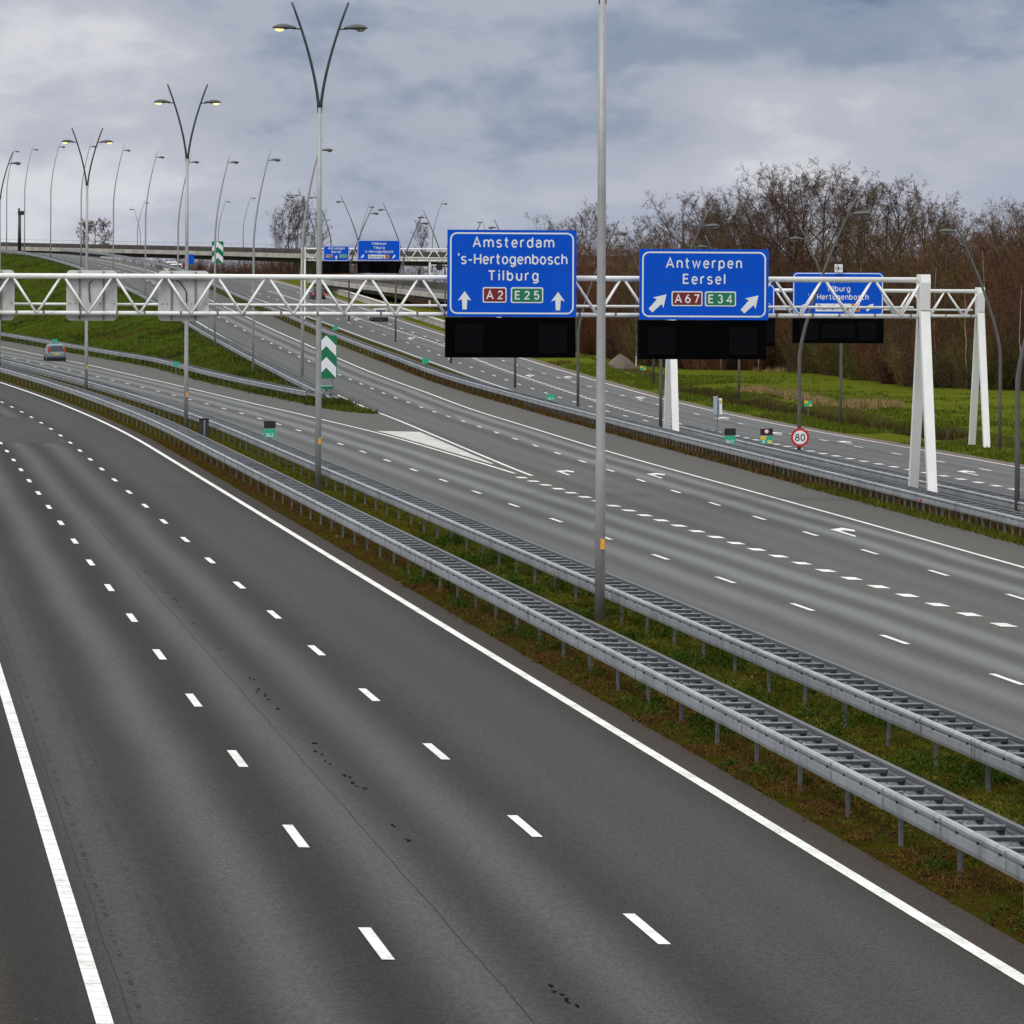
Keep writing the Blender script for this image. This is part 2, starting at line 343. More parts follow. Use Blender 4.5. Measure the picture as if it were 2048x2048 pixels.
ZF = {'B0': lambda Y: rise(Y) + 0.08, 'B1': rise, 'B2': lambda Y: -.05 + rise(Y), 'B3': lambda Y: -.25 + rise(Y),
      'B4': lambda Y: -.25 - .05 * min(1, max(0, (Y - 310) / 30)) + prof_ramp(Y), 'B5': lambda Y: -.45 + prof_ramp(Y), 'B6': lambda Y: -.6 + prof_far(Y), 'B7': lambda Y: -.8 + prof_far(Y)}
ZT = {k: np.array([f(y) for y in YS]) for k, f in ZF.items()}
def X(k, Y): return float(np.interp(Y, YS, T[k]))
def Z(k, Y): return float(np.interp(Y, YS, ZT[k]))
ROADS = {'near': ('B0', 'B1'), 'left': ('B2', 'B3'), 'ramp': ('B4', 'B5'), 'far': ('B6', 'B7')}
def RZ(road, x, Y):
    a, b = ROADS[road]; xa, xb = X(a, Y), X(b, Y); t = min(1.3, max(-.3, (x - xa) / max(.1, xb - xa)))
    return Z(a, Y) * (1 - t) + Z(b, Y) * t

# ------------------------------------------------------------------ ground sheet
def smooth_noise(x, y):
    return (math.sin(x * .7 + 1.3) * math.sin(y * .23 + .5) + .6 * math.sin(x * 1.9 + y * .31) * math.sin(y * .57 + 2) + .35 * math.sin(x * 3.7 - y * .9))
def ground_row(Y, i):
    g = lambda k: (T[k][i], ZT[k][i])
    b = {k: g(k) for k in ('B0', 'B1', 'B2', 'B3', 'B4', 'B5', 'B6', 'B7')}
    row = [(-9000, -.8, 3), (-900, -.8, 3), (b['B0'][0] - 60, -.3, 3), (b['B0'][0] - 3, b['B0'][1] - .1, 1), (b['B0'][0], b['B0'][1] - .03, 0)]
    row.append((b['B1'][0], b['B1'][1] - .03, 1))
    for k in range(1, 6): t = k / 6; row.append((b['B1'][0] * (1 - t) + b['B2'][0] * t, b['B1'][1] * (1 - t) + b['B2'][1] * t - .02 + .05 * math.sin(Y * .37 + k * 1.7) * math.sin(Y * .11 + k), 1))
    row.append((b['B2'][0], b['B2'][1] - .03, 0)); row.append((b['B3'][0], b['B3'][1] - .03, 2))
    w = b['B4'][0] - b['B3'][0]; N_ = 14
    for k in range(1, N_):
        t = k / N_; flat0 = min(.35, 2.0 / max(w, 2)); flat1 = 1 - min(.4, 2.4 / max(w, 2.4))
        s = min(1, max(0, (t - flat0) / max(.05, flat1 - flat0))); s = s * s * (3 - 2 * s) * .5 + s * .5
        amp = min(.16, max(0, b['B4'][1] - b['B3'][1]) * .05)
        row.append((b['B3'][0] + w * t, b['B3'][1] * (1 - s) + b['B4'][1] * s - .03 + amp * smooth_noise(b['B3'][0] + w * t, Y), 2))
    row.append((b['B4'][0], b['B4'][1] - .03, 0)); row.append((b['B5'][0], b['B5'][1] - .03, 1))
    for k in (1, 2): t = k / 3; row.append((b['B5'][0] * (1 - t) + b['B6'][0] * t, b['B5'][1] * (1 - t) + b['B6'][1] * t - .03, 1))
    row.append((b['B6'][0], b['B6'][1] - .03, 0)); row.append((b['B7'][0], b['B7'][1] - .03, 3))
    top = 2.2 if Y < 430 else min(8.0, 2.2 + (Y - 430) * .06)
    x7, z7 = b['B7']
    row.append((x7 + top, z7 - .05, 3))
    dz = z7 + .8; x8 = x7 + top + max(1.2, dz * 1.8); row.append((x8, -.85, 3))
    ditch = max(0, 1 - abs(Y - 350) / 75); ditch = min(1, ditch * 1.6)          # shallow ditch with a raised far bank
    row.append((x8 + 1.6, -.8 - .55 * ditch, 4)); row.append((x8 + 2.6, -.8 - .45 * ditch, 4)); row.append((x8 + 4.4, -.8 + .45 * ditch * (.6 + .4 * math.sin(Y * .13)), 3))
    for k in range(1, 11): row.append((x8 + 6 + k * 7.0, -.8 + .12 * smooth_noise(k * 2.1, Y * .2), 3))
    row.append((x8 + 160, -.8, 3)); row.append((x8 + 900, -.8, 3)); row.append((9000, -.8, 3))
    return row
rows = [ground_row(y, i) for i, y in enumerate(YS)]
rowY = list(YS)
for Y, k in ((1160, .8), (1260, .4), (1400, 0), (2200, 0), (5000, 0), (16000, 0)):
    rows.append([(x if abs(x) > 800 else x + (Y - 1100) * -.12 * (k > 0), -.8 + (z + .8) * k, m) for x, z, m in rows[len(YS) - 1]]); rowY.append(Y)
rows.insert(0, [(x, -.8, m) for x, z, m in rows[0]]); rowY.insert(0, -500)
gm = MB(); nc = len(rows[0])
gm.v = [(x, rowY[j], z) for j, r_ in enumerate(rows) for x, z, m in r_]
for j in range(len(rows) - 1):
    for i in range(nc - 1):
        a = j * nc + i; gm.f.append([a, a + 1, a + nc + 1, a + nc]); gm.mi.append(rows[min(j, len(rows) - 1)][i][2])
G_SOIL = grass_mat('bare_soil', [(0.05, 0.036, 0.022), (0.075, 0.055, 0.03), (0.05, 0.06, 0.02)], .5, 4)
G_MED = grass_mat('median_moss', [(0.022, 0.011, 0.004), (0.052, 0.026, 0.009), (0.060, 0.052, 0.007), (0.036, 0.046, 0.005), (0.090, 0.082, 0.014)], .9, 7, 26, bump=1.0)
G_BANK = grass_mat('bank_grass', [(0.050, 0.028, 0.008), (0.048, 0.048, 0.008), (0.030, 0.056, 0.006), (0.042, 0.064, 0.007), (0.080, 0.072, 0.012)], .16, 1.1, 6.0, 3.0, 0.9)
G_FIELD = grass_mat('field_grass', [(0.072, 0.060, 0.011), (0.068, 0.080, 0.009), (0.080, 0.096, 0.010), (0.100, 0.096, 0.015)], .05, .5, 5.0, 1.0, 0.6)
G_DITCH = grass_mat('ditch_grass', [(0.036, 0.026, 0.010), (0.046, 0.040, 0.013), (0.034, 0.040, 0.009), (0.10, 0.075, 0.034)], .12, 1.0, 7.0, 8.0, 0.8)
tag(link('ground', gm.mesh('ground', [G_SOIL, G_MED, G_BANK, G_FIELD, G_DITCH], True)), kind='structure')

# ------------------------------------------------------------------ carriageways
def ribbon(name, road, y0, y1, mat, ufun, ncol=6):
    a, b = ROADS[road]; idx = [i for i, y in enumerate(YS) if y0 <= y <= y1]
    m = MB(); uvs = []
    for i in idx:
        for k in range(ncol + 1):
            t = k / ncol; x = T[a][i] * (1 - t) + T[b][i] * t; m.v.append((x, YS[i], ZT[a][i] * (1 - t) + ZT[b][i] * t)); uvs.append((ufun(x, YS[i]), YS[i] * 1.008))
    n = ncol + 1
    for j in range(len(idx) - 1):
        for k in range(ncol): q = j * n + k; m.f.append([q, q + 1, q + n + 1, q + n]); m.mi.append(0)
    me = m.mesh(name, mat, True); uv = me.uv_layers.new(name='uv')
    for l in me.loops: uv.data[l.index].uv = uvs[l.vertex_index]
    return tag(link(name, me), kind='structure')
nfun = lambda x, y: x * CS + SN * y - bend(y)
A_NEAR = asphalt('asphalt_near', [(3.05, .42, .62), (4.75, .40, .95), (6.85, .40, .95), (8.5, .42, .90), (10.5, .6, .42), (12.1, .7, .42), (11.3, 1.2, .12)], spec=0.12, dark=(0.0165, 0.0152, 0.0130), light=(0.0450, 0.0455, 0.0430), plain_rng=(1.2, 13.18), plainc=(0.034, 0.0255, 0.021),
                 lines=((7.05, .012, .9, 'line'), (2.85, .03, .7, 'broken'), (3.35, .05, .35, 'broken'), (3.6, .04, .3, 'broken'), (7.62, .05, .85, 'patch') if False else (2.72, .008, .8, 'line')))
A_LEFT = asphalt('asphalt_left', [(20.7, .4, .45), (22.3, .42, .75), (24.1, .38, .95), (25.75, .38, .95)], plain_rng=(19.0, 26.75), plainc=(0.048, 0.045, 0.039))
A_RAMP = asphalt('asphalt_ramp', [(-.95, .32, .95), (-2.6, .36, .95), (-4.6, .5, .35), (-6.0, .5, .35)], plain_rng=(-7.2, -.12), plainc=(0.044, 0.040, 0.034))
A_FAR = asphalt('asphalt_far', [(-.9, .3, .5), (-2.1, .35, .5), (-4.0, .4, .35), (-5.5, .4, .4)], dark=(0.044, 0.044, 0.046), light=(0.080, 0.082, 0.085), plain_rng=(-15, -.15), plainc=(0.085, 0.060, 0.050))
ribbon('near_road', 'near', -60, 640, A_NEAR, nfun, 8)
ribbon('left_branch_road', 'left', -60, 760, A_LEFT, nfun)
ribbon('ramp_road', 'ramp', -60, 1000, A_RAMP, lambda x, y: x - X('ramp_r', y))
ribbon('far_road', 'far', -60, 1060, A_FAR, lambda x, y: x - X('r3_r', y))
# darker resurfaced patch across the left lanes of the near road
pm = MB()
pts = []
for Y in np.arange(253, 305, 4.0):
    pts.append((XN(Y, -4.6), XN(Y, 9.35 if Y > 256 else 9.35), Y))
for i in range(len(pts) - 1):
    (a0, b0, y0), (a1, b1, y1) = pts[i], pts[i + 1]
    pm.flat([(a0, y0, RZ('near', a0, y0) + .006), (b0, y0, RZ('near', b0, y0) + .006), (b1, y1, RZ('near', b1, y1) + .006), (a1, y1, RZ('near', a1, y1) + .006)])
def patch_mat():
    t = NT('asphalt_patch'); a = t.noise(.4, 4, .6, None, (2.0, .08, 1)); g = t.noise(9, 4, .7)
    c = t.mix(1.0, t.ramp(a, [(.3, (.015, .013, .014)), (.7, (.026, .0235, .025))]), t.ramp(g, [(.3, (.75,) * 3), (.7, (1.25,) * 3)]), 'MULTIPLY')
    return t.set(c, .8, 0, .3)
tag(pm.build('road_patch', patch_mat()), kind='structure')
# tar spots and old skid marks left on the near road, and the dark scuff on the ramp
sk = MB(); rs = random.Random(3)
for Y in np.arange(56, 170, 1.0):
    if rs.random() < .42 and (int(Y / 5) % 3): 
        n0 = 7.62 + .06 * math.sin(Y * .5) - (Y - 56) * .004
        for _ in range(rs.randint(1, 3)):
            yy = Y + rs.uniform(0, .8); x = XN(yy, n0 + rs.uniform(-.05, .05)); w = rs.uniform(.010, .026); l = rs.uniform(.12, .45); q = rs.uniform(-.05, .05)
            c = [(x - .124 * u * l + q * math.sin(u * 3.1), yy + u * l) for u in (0, .33, .66, 1)]; ww = [w * .4, w, w * 1.1, w * .3]
            for (a, v, p, r_) in zip(c[:-1], c[1:], ww[:-1], ww[1:]): sk.flat([(a[0] - p, a[1], RZ('near', *a) + .006), (a[0] + p, a[1], RZ('near', *a) + .006), (v[0] + r_, v[1], RZ('near', *v) + .006), (v[0] - r_, v[1], RZ('near', *v) + .006)])
tag(sk.build('tar_marks', plain('tar', (.0035, .0035, .0035), .9, 0, .1, 1, .02)), kind='structure')
sc_ = MB()
for q in range(14):
    Y = 318 + q * 2.6; x = X('ramp_r', Y) - 2.75 + q * .06; w = .28 * math.sin(math.pi * (q + .5) / 15); x2 = X('ramp_r', Y + 2.6) - 2.75 + (q + 1) * .06
    w2 = .28 * math.sin(math.pi * (q + 1.5) / 15.5); z, z2 = RZ('ramp', x, Y) + .006, RZ('ramp', x2, Y + 2.6) + .006
    sc_.flat([(x - w, Y, z), (x + w, Y, z), (x2 + w2, Y + 2.6, z2), (x2 - w2, Y + 2.6, z2)])
tag(sc_.build('road_scuff', plain('scuff', (.055, .055, .056), .8)), kind='structure')

# ------------------------------------------------------------------ painted markings (one sheet per carriageway)
LIFT = .010
class Marks(MB):
    def seg(s, road, xf, y0, y1, w, cut=True, step=4.0):
        ys = [y0]
        while ys[-1] + step < y1: ys.append(ys[-1] + step)
        ys.append(y1)
        for a, b in zip(ys[:-1], ys[1:]):
            q = []
            for Y, sgn in ((a, -1), (a, 1), (b, 1), (b, -1)): x = xf(Y) + sgn * w / 2; q.append((x, Y, RZ(road, x, Y) + LIFT))
            s.flat(q)
    def dashes(s, road, xf, y0, y1, per=12.0, ln=3.0, w=.15, start=0):
        y = y0 + start
        while y < y1: s.seg(road, xf, y, min(y1, y + ln), w); y += per
    def poly(s, road, pts):
        s.flat([(x, y, RZ(road, x, y) + LIFT) for x, y in pts])
mk = Marks()
mk.seg('near', lambda Y: XN(Y, 13.12), -60, 630, .20); mk.seg('near', lambda Y: XN(Y, 2.43), 112, 630, .19)
y = 44.0
while y < 112: mk.seg('near', lambda Y: XN(Y, 2.43), y, y + .605, .19); y += .622          # preformed strips with fine joints
k_ = CS
mk.dashes('near', lambda Y: XN(Y, 9.46), 61.58 - 24 * k_, 600, 12 * k_, 3 * k_, .155); mk.dashes('near', lambda Y: XN(Y, 5.98), 59.95 - 24 * k_, 600, 12 * k_, 3 * k_, .155)
tag(mk.build('near_road_markings', M['paint']), kind='structure')
mk = Marks()
mk.seg('left', lambda Y: XN(Y, 19.65), -60, 740, .15)
mk.dashes('left', lambda Y: XN(Y, 23.27), 104.2 - 9 * 11.75, 740, 11.75, 2.95, .15)
mk.seg('left', lambda Y: X('lb_line', Y), 222, 740, .17)
y = 104.0
while y < 219:                                                    # block markings, 1 m on 3 m off
    mk.seg('left', lambda Y: XN(Y, 27.2) + .02, y, y + 1.35, .42, step=9); y += 3.88
tag(mk.build('left_branch_markings', M['paint']), kind='structure')
mk = Marks()
mk.seg('ramp', lambda Y: X('ramp_r', Y), -60, 960, .16); mk.seg('ramp', lambda Y: X('ramp_l', Y), 219.8, 960, .16)
DASHX = table([(-60, 33.0), (147, 12.52), (171, 10.01), (196, 7.55), (245, 2.88), (292, -1.34), (353, -6.9), (413, -13.01), (460, -18.3), (517, -25.23), (576, -33.22), (700, -49.9), (800, -66.3), (1000, -102)])
mk.dashes('ramp', lambda Y: float(np.interp(Y, YS, DASHX)), 145.7 - 12 * 11.5, 960, 11.55, 2.9, .15)
mk.mi = [0] * len(mk.f); mk.m = 1
# white hatched gore between the two carriageways
gp = []
for Y in np.arange(234, 287, 2.0):
    a = X('lb_line', Y) + .38; b = X('ramp_l', Y) - .38
    if b > a + .05: gp.append((Y, a, b))
Y = 283.5
for (y0, a0, b0), (y1, a1, b1) in zip(gp[:-1], gp[1:]):
    mk.poly('ramp', [(a0, y0), (b0, y0), (b1, min(y1, 284.2)), (a1, min(y1, 284.2))]) if y0 < 284 else None
mk.m = 0
ARROW = [(-0.56, 1.37), (0.03, 3.27), (0.43, 1.46), (0.34, 0.0), (0.18, 0.49), (0.01, 1.06), (-0.23, 0.45), (0.15, -3.88), (0.03, -4.37), (-0.39, 0.15)]
def arrow(mk, road, x, y, mirror=False, s=0.86):
    # thin pieces so that the sheet follows the slope
    P = [((-p[0] if mirror else p[0]) * s, p[1] * s) for p in ARROW]
    mk.poly(road, [(x + P[i][0], y + P[i][1]) for i in (0, 1, 5, 6)]); mk.poly(road, [(x + P[i][0], y + P[i][1]) for i in (1, 2, 3, 4, 5)]); mk.poly(road, [(x + P[i][0], y + P[i][1]) for i in (0, 6, 7, 8, 9)])
arrow(mk, 'ramp', 2.45, 225.0); arrow(mk, 'ramp', 6.45, 223.8); arrow(mk, 'ramp', 11.42, 173.2)
tag(mk.build('ramp_markings', [M['paint'], M['paint_worn']]), kind='structure')
mk = Marks()
mk.seg('far', lambda Y: X('r3_r', Y), -60, 1000, .15); mk.seg('far', lambda Y: X('r3_l', Y), -60, 1000, .15)
BLK = table([(-60, 48.9), (220, 21.52), (261, 16.28), (300, 12.2), (340, 8.6), (400, 4.2), (440, .6), (523, -7.0), (540, -9.2), (562, -12.35), (579, -15.0), (597, -17.8), (700, -33.5), (800, -49)])
y = 150.0
while y < 700: mk.seg('far', lambda Y: float(np.interp(Y, YS, BLK)), y, y + 1.4, .40, step=9); y += 3.75
DF = table([(-60, 52.0), (240, 23.06), (264, 20.2), (299, 16.5), (373, 10.1), (414, 6.2), (491, -1.9), (550, -9.6), (597, -16), (715, -32), (800, -46)])
mk.dashes('far', lambda Y: float(np.interp(Y, YS, DF)), 151, 700, 11.3, 2.9, .15)
DF2 = T['r3_l'] * .5 + BLK * .5
mk.dashes('far', lambda Y: float(np.interp(Y, YS, DF2)), 300, 700, 11.3, 2.9, .15)
for ax, ay in ((21.48, 238.5), (18.75, 284.65), (15.70, 300.5), (9.78, 384.3), (14.07, 335.3), (1.63, 438.8), (4.88, 436.6), (-18.1, 595.2), (-10.66, 540.9), (-6.64, 525.7)): arrow(mk, 'far', ax, ay)
tag(mk.build('far_road_markings', M['paint']), kind='structure')
# ------------------------------------------------------------------ guard rails
def sweep(mb, xf, zf, y0, y1, prof, step=2.0):
    ys = list(np.arange(y0, y1, step)) + [y1]; n = len(prof); vs = []
    for Y in ys:
        x, z = xf(Y), zf(xf(Y), Y)
        h = (xf(Y + 1) - xf(Y - 1)) / 2; c = 1 / math.sqrt(1 + h * h)
        for o, dz in prof: vs.append((x + o * c, Y - o * h * c, z + dz))
    fs = []
    for j in range(len(ys) - 1):
        for k in range(n): a, b = j * n + k, j * n + (k + 1) % n; fs.append((a, b, b + n, a + n))
    fs.append(tuple(range(n))[::-1]); fs.append(tuple(range((len(ys) - 1) * n, len(ys) * n))); mb.add(vs, fs)
WBEAM = [(0, .765), (.03, .782), (.07, .776), (.092, .745), (.090, .70), (.050, .672), (.050, .652), (.080, .640), (.083, .52), (.070, .462), (.02, .445)]
def wprof(sign): 
    p = [(o * sign, z) for o, z in WBEAM]; q = [((o - .012) * sign, z) for o, z in WBEAM]
    return (p + q[::-1]) if sign > 0 else (p + q[::-1])[::-1]
pm_ = MB(); pm_.box((0, 0, .30), (.055, .10, .92)); pm_.box((-.214, .3, .715), (.012, .014, .11)); pm_.box((-.206, .3, .57), (.012, .014, .14)); POST = pm_.mesh('post', M['galv_dark'])
sp_ = MB(); sp_.box((.33, 0, .748), (.56, .06, .024)); sp_.m = 1; sp_.box((.33, -.034, .715), (.56, .008, .055)); sp_.prism([(.44, .73), (.60, .73), (.60, .53)], -.014, .014); sp_.box((-.062, 0, .655), (.03, .055, .075)); SPACER = sp_.mesh('spacer', [M['galv'], M['galv_shade']])  # flange and gusset darker than the top plate: underside shade as colour
def rail(name, label, xf, zf, y0, y1, wid=.66, post_x=.12, front=-1, post_y1=None, spacer_y1=None, group='guard rails along the motorway'):
    ym = max(y0, 60)
    t = thing(name, label, 'guard rail', (xf(ym), ym, zf(xf(ym), ym)), 0, group); off = Vector(t.location)
    def part(nm, mb, mat): 
        mb.v = [(p[0] - off.x, p[1] - off.y, p[2] - off.z) for p in mb.v]; return mb.build(nm, mat, t, smooth=False)
    b = MB(); sweep(b, xf, zf, y0, y1, wprof(-1)); part('beam', b, M['galv'])
    b = MB(); sweep(b, lambda Y: xf(Y) + wid, lambda x, Y: zf(xf(Y), Y), y0, y1, wprof(1)); b.m = 1; sweep(b, lambda Y: xf(Y) + wid + .035, lambda x, Y: zf(xf(Y), Y), y0, y1, [(-.05, .781), (.05, .781), (.05, .795), (-.05, .795)]); part('beam', b, [M['galv'], M['galv_shade']])  # dark strip along the top lip paints the back beam's shaded edge
    def place(me, nm, dy, first, last, cnt, dx, light):
        y = first; k = 0; rest = MB(); mv = [tuple(v.co) for v in me.vertices]; mf = [tuple(p.vertices) for p in me.polygons]
        while y < last:
            x = xf(y) + dx; z = zf(xf(y), y); h = math.atan2(-(xf(y + 1) - xf(y - 1)) / 2, 1); vis = y >= 58
            if vis and k < cnt:
                link(nm, me, t, (x - off.x, y - off.y, z - off.z), (0, 0, h)); k += 1
            elif vis or y > 30:
                c, s = math.cos(h), math.sin(h); rest.add([(x + a * c - b_ * s, y + a * s + b_ * c, z + d) for a, b_, d in mv], mf)
            y += dy
        if rest.v: rest.mi = [q.material_index for q in me.polygons] * (len(rest.f) // len(me.polygons)); o = part(nm + 's', rest, list(me.materials)); o['kind'] = 'stuff'
    place(POST, 'post', 4.0, y0 + 1, post_y1 or y1, 90, post_x, 0)
    place(SPACER, 'spacer', 1.333, y0 + .4, spacer_y1 or min(y1, 330), 95, 0, 0)
    return t
mz = lambda x, Y: rise(Y)
rail('guard_rail', 'guard rail with ladder spacers beside the near carriageway, brown verge in front', lambda Y: XN(Y, 14.45), mz, 40, 620)
rail('guard_rail', 'guard rail behind the row of forked lamp posts, next to the left branch', lambda Y: XN(Y, 17.42), mz, 40, 640)
zb5 = lambda x, Y: Z('B5', Y) - .02; zb6 = lambda x, Y: Z('B6', Y) - .02
g3 = rail('guard_rail', 'long steel guard rail on closely set posts along the outer edge of the ramp', lambda Y: X('B5', Y) + .5, zb5, 120, 940, .62, .06)
g3b = rail('guard_rail', 'steel guard rail starting behind the gantry leg, beside the far carriageway', lambda Y: X('B6', Y) - .95, zb6, 120, 288, .62, .5)
rail('guard_rail', 'guard rail at the foot of the green embankment, behind the pale blue car', lambda Y: X('B3', Y) + .45, lambda x, Y: Z('B3', Y), 350, 700, .62)
rail('guard_rail', 'guard rail climbing along the top of the embankment beside the ramp', lambda Y: X('ramp_l', Y) - 2.35, lambda x, Y: Z('B4', Y) - .05, 349, 930, .9, .1, spacer_y1=620)
# extra slender posts of the ramp rail and its red reflectors
ex = MB()
for k in range(150):
    y = 150 + k * 1.333; x = X('B5', y) + .53; ex.box((x - g3.location.x, y - g3.location.y, Z('B5', y) + .2 - g3.location.z), (.05, .08, .72))
o = ex.build('slender_posts', M['galv_dark'], g3); o['kind'] = 'stuff'
for Y in (188.5, 227.0):
    b = MB(); b.box((X('B5', Y) + .40 - g3.location.x, Y - g3.location.y, Z('B5', Y) + .52 - g3.location.z), (.09, .04, .12)); b.build('reflector', M['red'], g3)

# ------------------------------------------------------------------ lamp posts
def luminaire(parent, x, z, side, lit, name='luminaire', s=1.0):
    L = .92 * s; m = MB(); n = 10; vs = []; prof = [(0, .05, .05), (.15, .14, .10), (.4, .18, .16), (.65, .20, .17), (.85, .15, .12), (1, .03, .03)]
    for t, w, h in prof:
        for j in range(n):
            a = 2 * math.pi * j / n; zz = math.sin(a) * h * s; zz = zz if zz > 0 else zz * .35
            vs.append((x + side * t * L, math.cos(a) * w * s, z + zz))
    fs = [(i * n + j, i * n + (j + 1) % n, (i + 1) * n + (j + 1) % n, (i + 1) * n + j) for i in range(len(prof) - 1) for j in range(n)]
    fs += [tuple(range(n)), tuple(range((len(prof) - 1) * n, len(prof) * n))]; m.add(vs, fs)
    h = m.build(name, M['housing'], parent, True)
    b = MB(); vs = []; n = 10
    for t, w, d in ((.50, .03, .0), (.56, .13, .08), (.72, .15, .10), (.86, .10, .06), (.92, .03, 0)):
        for j in range(n): a = math.pi * j / (n - 1); vs.append((x + side * t * L, math.cos(a) * w * s, z - .045 * s - math.sin(a) * d * s))
    b.add(vs, [(i * n + j, i * n + j + 1, (i + 1) * n + j + 1, (i + 1) * n + j) for i in range(4) for j in range(n - 1)])
    b.build('lamp_glass', M['glow'] if lit else M['lens'], h, True); return h
def y_lamp(loc, rz, label, lit=(1, 1)):
    t = thing('street_lamp', label, 'street lamp', loc, rz, 'tall forked lamp posts on the strip between the carriageways')
    m = MB(); m.tube([(0, 0, -.2), (0, 0, 4), (0, 0, 4.02), (0, 0, 10), (0, 0, 14.9)], [.125, .118, .112, .10, .085], 14); m.build('pole', M['lamp'], t, True)
    m = MB(); m.box((.05, -.118, 1.92), (.10, .03, .24)); m.build('number_tag', M['tagor'], t)
    for k, s in enumerate((-1, 1)):
        p = [(s * (.03 + 1.07 * ((z - 14.7) / 4.3) ** 1.55), 0, z) for z in np.linspace(14.7, 19.0, 12)]
        m = MB(); m.tube(p, list(np.linspace(.062, .045, 12)), 8); a = m.build('arm', M['lamp_arm'], t, True)
        zl = 17.98; xl = .03 + 1.07 * ((zl - 14.7) / 4.3) ** 1.55
        m = MB(); m.tube([(s * xl, 0, zl - .02), (s * (xl + .36), 0, zl)], .035, 6); m.build('bracket', M['lamp_arm'], a)
        luminaire(t, s * (xl + .20), zl + .02, s, lit[k])
    return t
lab = {120.5: 'nearest lamp post, its thick pole cut off by the top edge, with an orange tag', 198.0: 'forked lamp post left of the biggest sign, only its left head lit',
       280.0: 'forked lamp post with both heads lit, standing in front of the right-hand signal back', 363.0: 'forked lamp post with both heads lit, beside the bare round tree', 444.0: 'smallest forked lamp post, at the left edge of the picture'}
for Y, lit in ((120.5, (1, 1)), (198.0, (1, 0)), (280.0, (1, 1)), (363.0, (1, 1)), (444.0, (0, 0))):
    y_lamp((XN(Y, 16.95), Y, rise(Y) - .05), R(3), lab[Y], lit)

def bent_lamp(name, loc, H, start, lean, lbl, group, side, mats, lumin=True, lit=False, power=1.7, rad=.085, s=1.0):
    t = thing(name, lbl, 'street lamp', loc, 0, group)
    zs = list(np.linspace(start, H, 12)); pts = [(0, 0, -1.0), (0, 0, start * .5)] + [(side * lean * ((z - start) / (H - start)) ** power, 0, z) for z in zs]
    k = len(pts); m = MB(); m.tube(pts, list(np.linspace(rad, rad * .42, k)), 8); m.build('pole', mats[0], t, True)
    zl = H - .95 * s; xl = lean * max(0, (zl - start) / (H - start)) ** power
    m = MB(); m.tube([(side * xl, 0, zl), (side * (xl + .3), 0, zl + .02)], .03, 6); m.build('bracket', mats[1], t)
    luminaire(t, side * (xl + .2), zl + .03, side, lit, 's' and 'luminaire', s); return t
ordw = ['first', 'second', 'third', 'fourth', 'fifth', 'sixth', 'seventh', 'eighth', 'ninth', 'tenth', 'eleventh']
E1 = [(394, -16.2, .05, 'tall bent lamp post at the gore, where the two guard rails meet'), (435, -22.1, .27, 'bent lamp post low on the embankment, its base in front of the ramp rail'),
      (496, -28.95, 1.5, 'bent lamp post rising in front of the far green chevron board'), (559, -36.7, 3.0, 'bent lamp post close behind the forked lamp with both heads lit'), (619, -44.6, 5.0, 'bent lamp post between the two signal backs, halfway up the embankment'),
      (680, -53.3, 7.4, 'bent lamp post right of the bare round tree, on the embankment'), (740, -62.7, 9.5, 'bent lamp post just left of the bare round tree, on the embankment'), (807, -73.2, 11.2, 'bent lamp post standing alone on the grassy crest of the embankment'), (866, -83.0, 12.3, 'bent lamp post rising behind the black camera mast'), (930, -92.4, 13.6, 'farthest bent lamp post at the left edge, beside the smallest forked lamp')]
for Y, x, z, lb in E1: bent_lamp('street_lamp', (x, Y, z), 19.2, 11.0, 1.45, lb, 'bent lamp posts up the embankment', 1, (M['lamp'], M['lamp_arm']), power=1.6, rad=.125 if Y < 400 else .10)
E2 = [(186, 18.5, 'dark lamp post at the right edge of the picture, orange tag on its pole'), (244, 13.8, 'dark lamp post carrying the round 80 sign, leaning right over the far carriageway'), (297, 8.71, 'dark lamp post standing beside the white gantry legs below the Antwerpen sign'), (350, 4.57, 'dark lamp post just left of the nearest pole, below the Amsterdam sign edge'),
      (405, .28, 'dark lamp post under the middle of the Amsterdam sign'), (470, -5.61, 'dark lamp post under the left corner of the Amsterdam sign'), (530, -12.1, 'dark lamp post left of the silver car, leaning right'), (590, -18.9, 'dark lamp post left of the silver car and beside the far small signs'), ]
for Y, x, lb in E2: bent_lamp('street_lamp', (x, Y, (Z('B5', Y) + Z('B6', Y)) / 2 - .05), 12.95, 5.2, 2.75, lb, 'dark leaning lamp posts between ramp and far carriageway', 1, (M['lamp_dark'], M['lamp_dark']), power=1.35, rad=.10, lit=False)
E3 = [(276, 26.5, -.8, 'leaning lamp post on the grass right of the rear gantry legs'), (324, 20.97, -.8, 'leaning lamp post on the grass below the sign with the aeroplane plate'), (396, 17.7, -.8, 'leaning lamp post on the grass by the strip of straw, below the Antwerpen sign'), (452, 12.6, -.3, 'leaning lamp post behind the black board of the Antwerpen sign'), (508, 6.4, 1.2, 'leaning lamp post just right of the Amsterdam sign in front of the bare wood'),
      (555, .73, 2.4, 'leaning lamp post whose tip shows above the Amsterdam sign'), (610, -8.0, 4.2, 'leaning lamp post left of the Amsterdam sign, crossing the far gantry'), (665, -14.2, 5.9, 'leaning lamp post on the right side of the far Tilburg sign'), (720, -21.6, 7.8, 'leaning lamp post between the two far blue signs'), (775, -27.6, 9.3, 'leaning lamp post just right of the forked pole, above the far Antwerpen sign'), (830, -32.2, 10.6, 'leaning lamp post in front of the bare poplars, right one of two'), (890, -36.3, 11.6, 'leaning lamp post in front of the bare poplars, left one of two')]
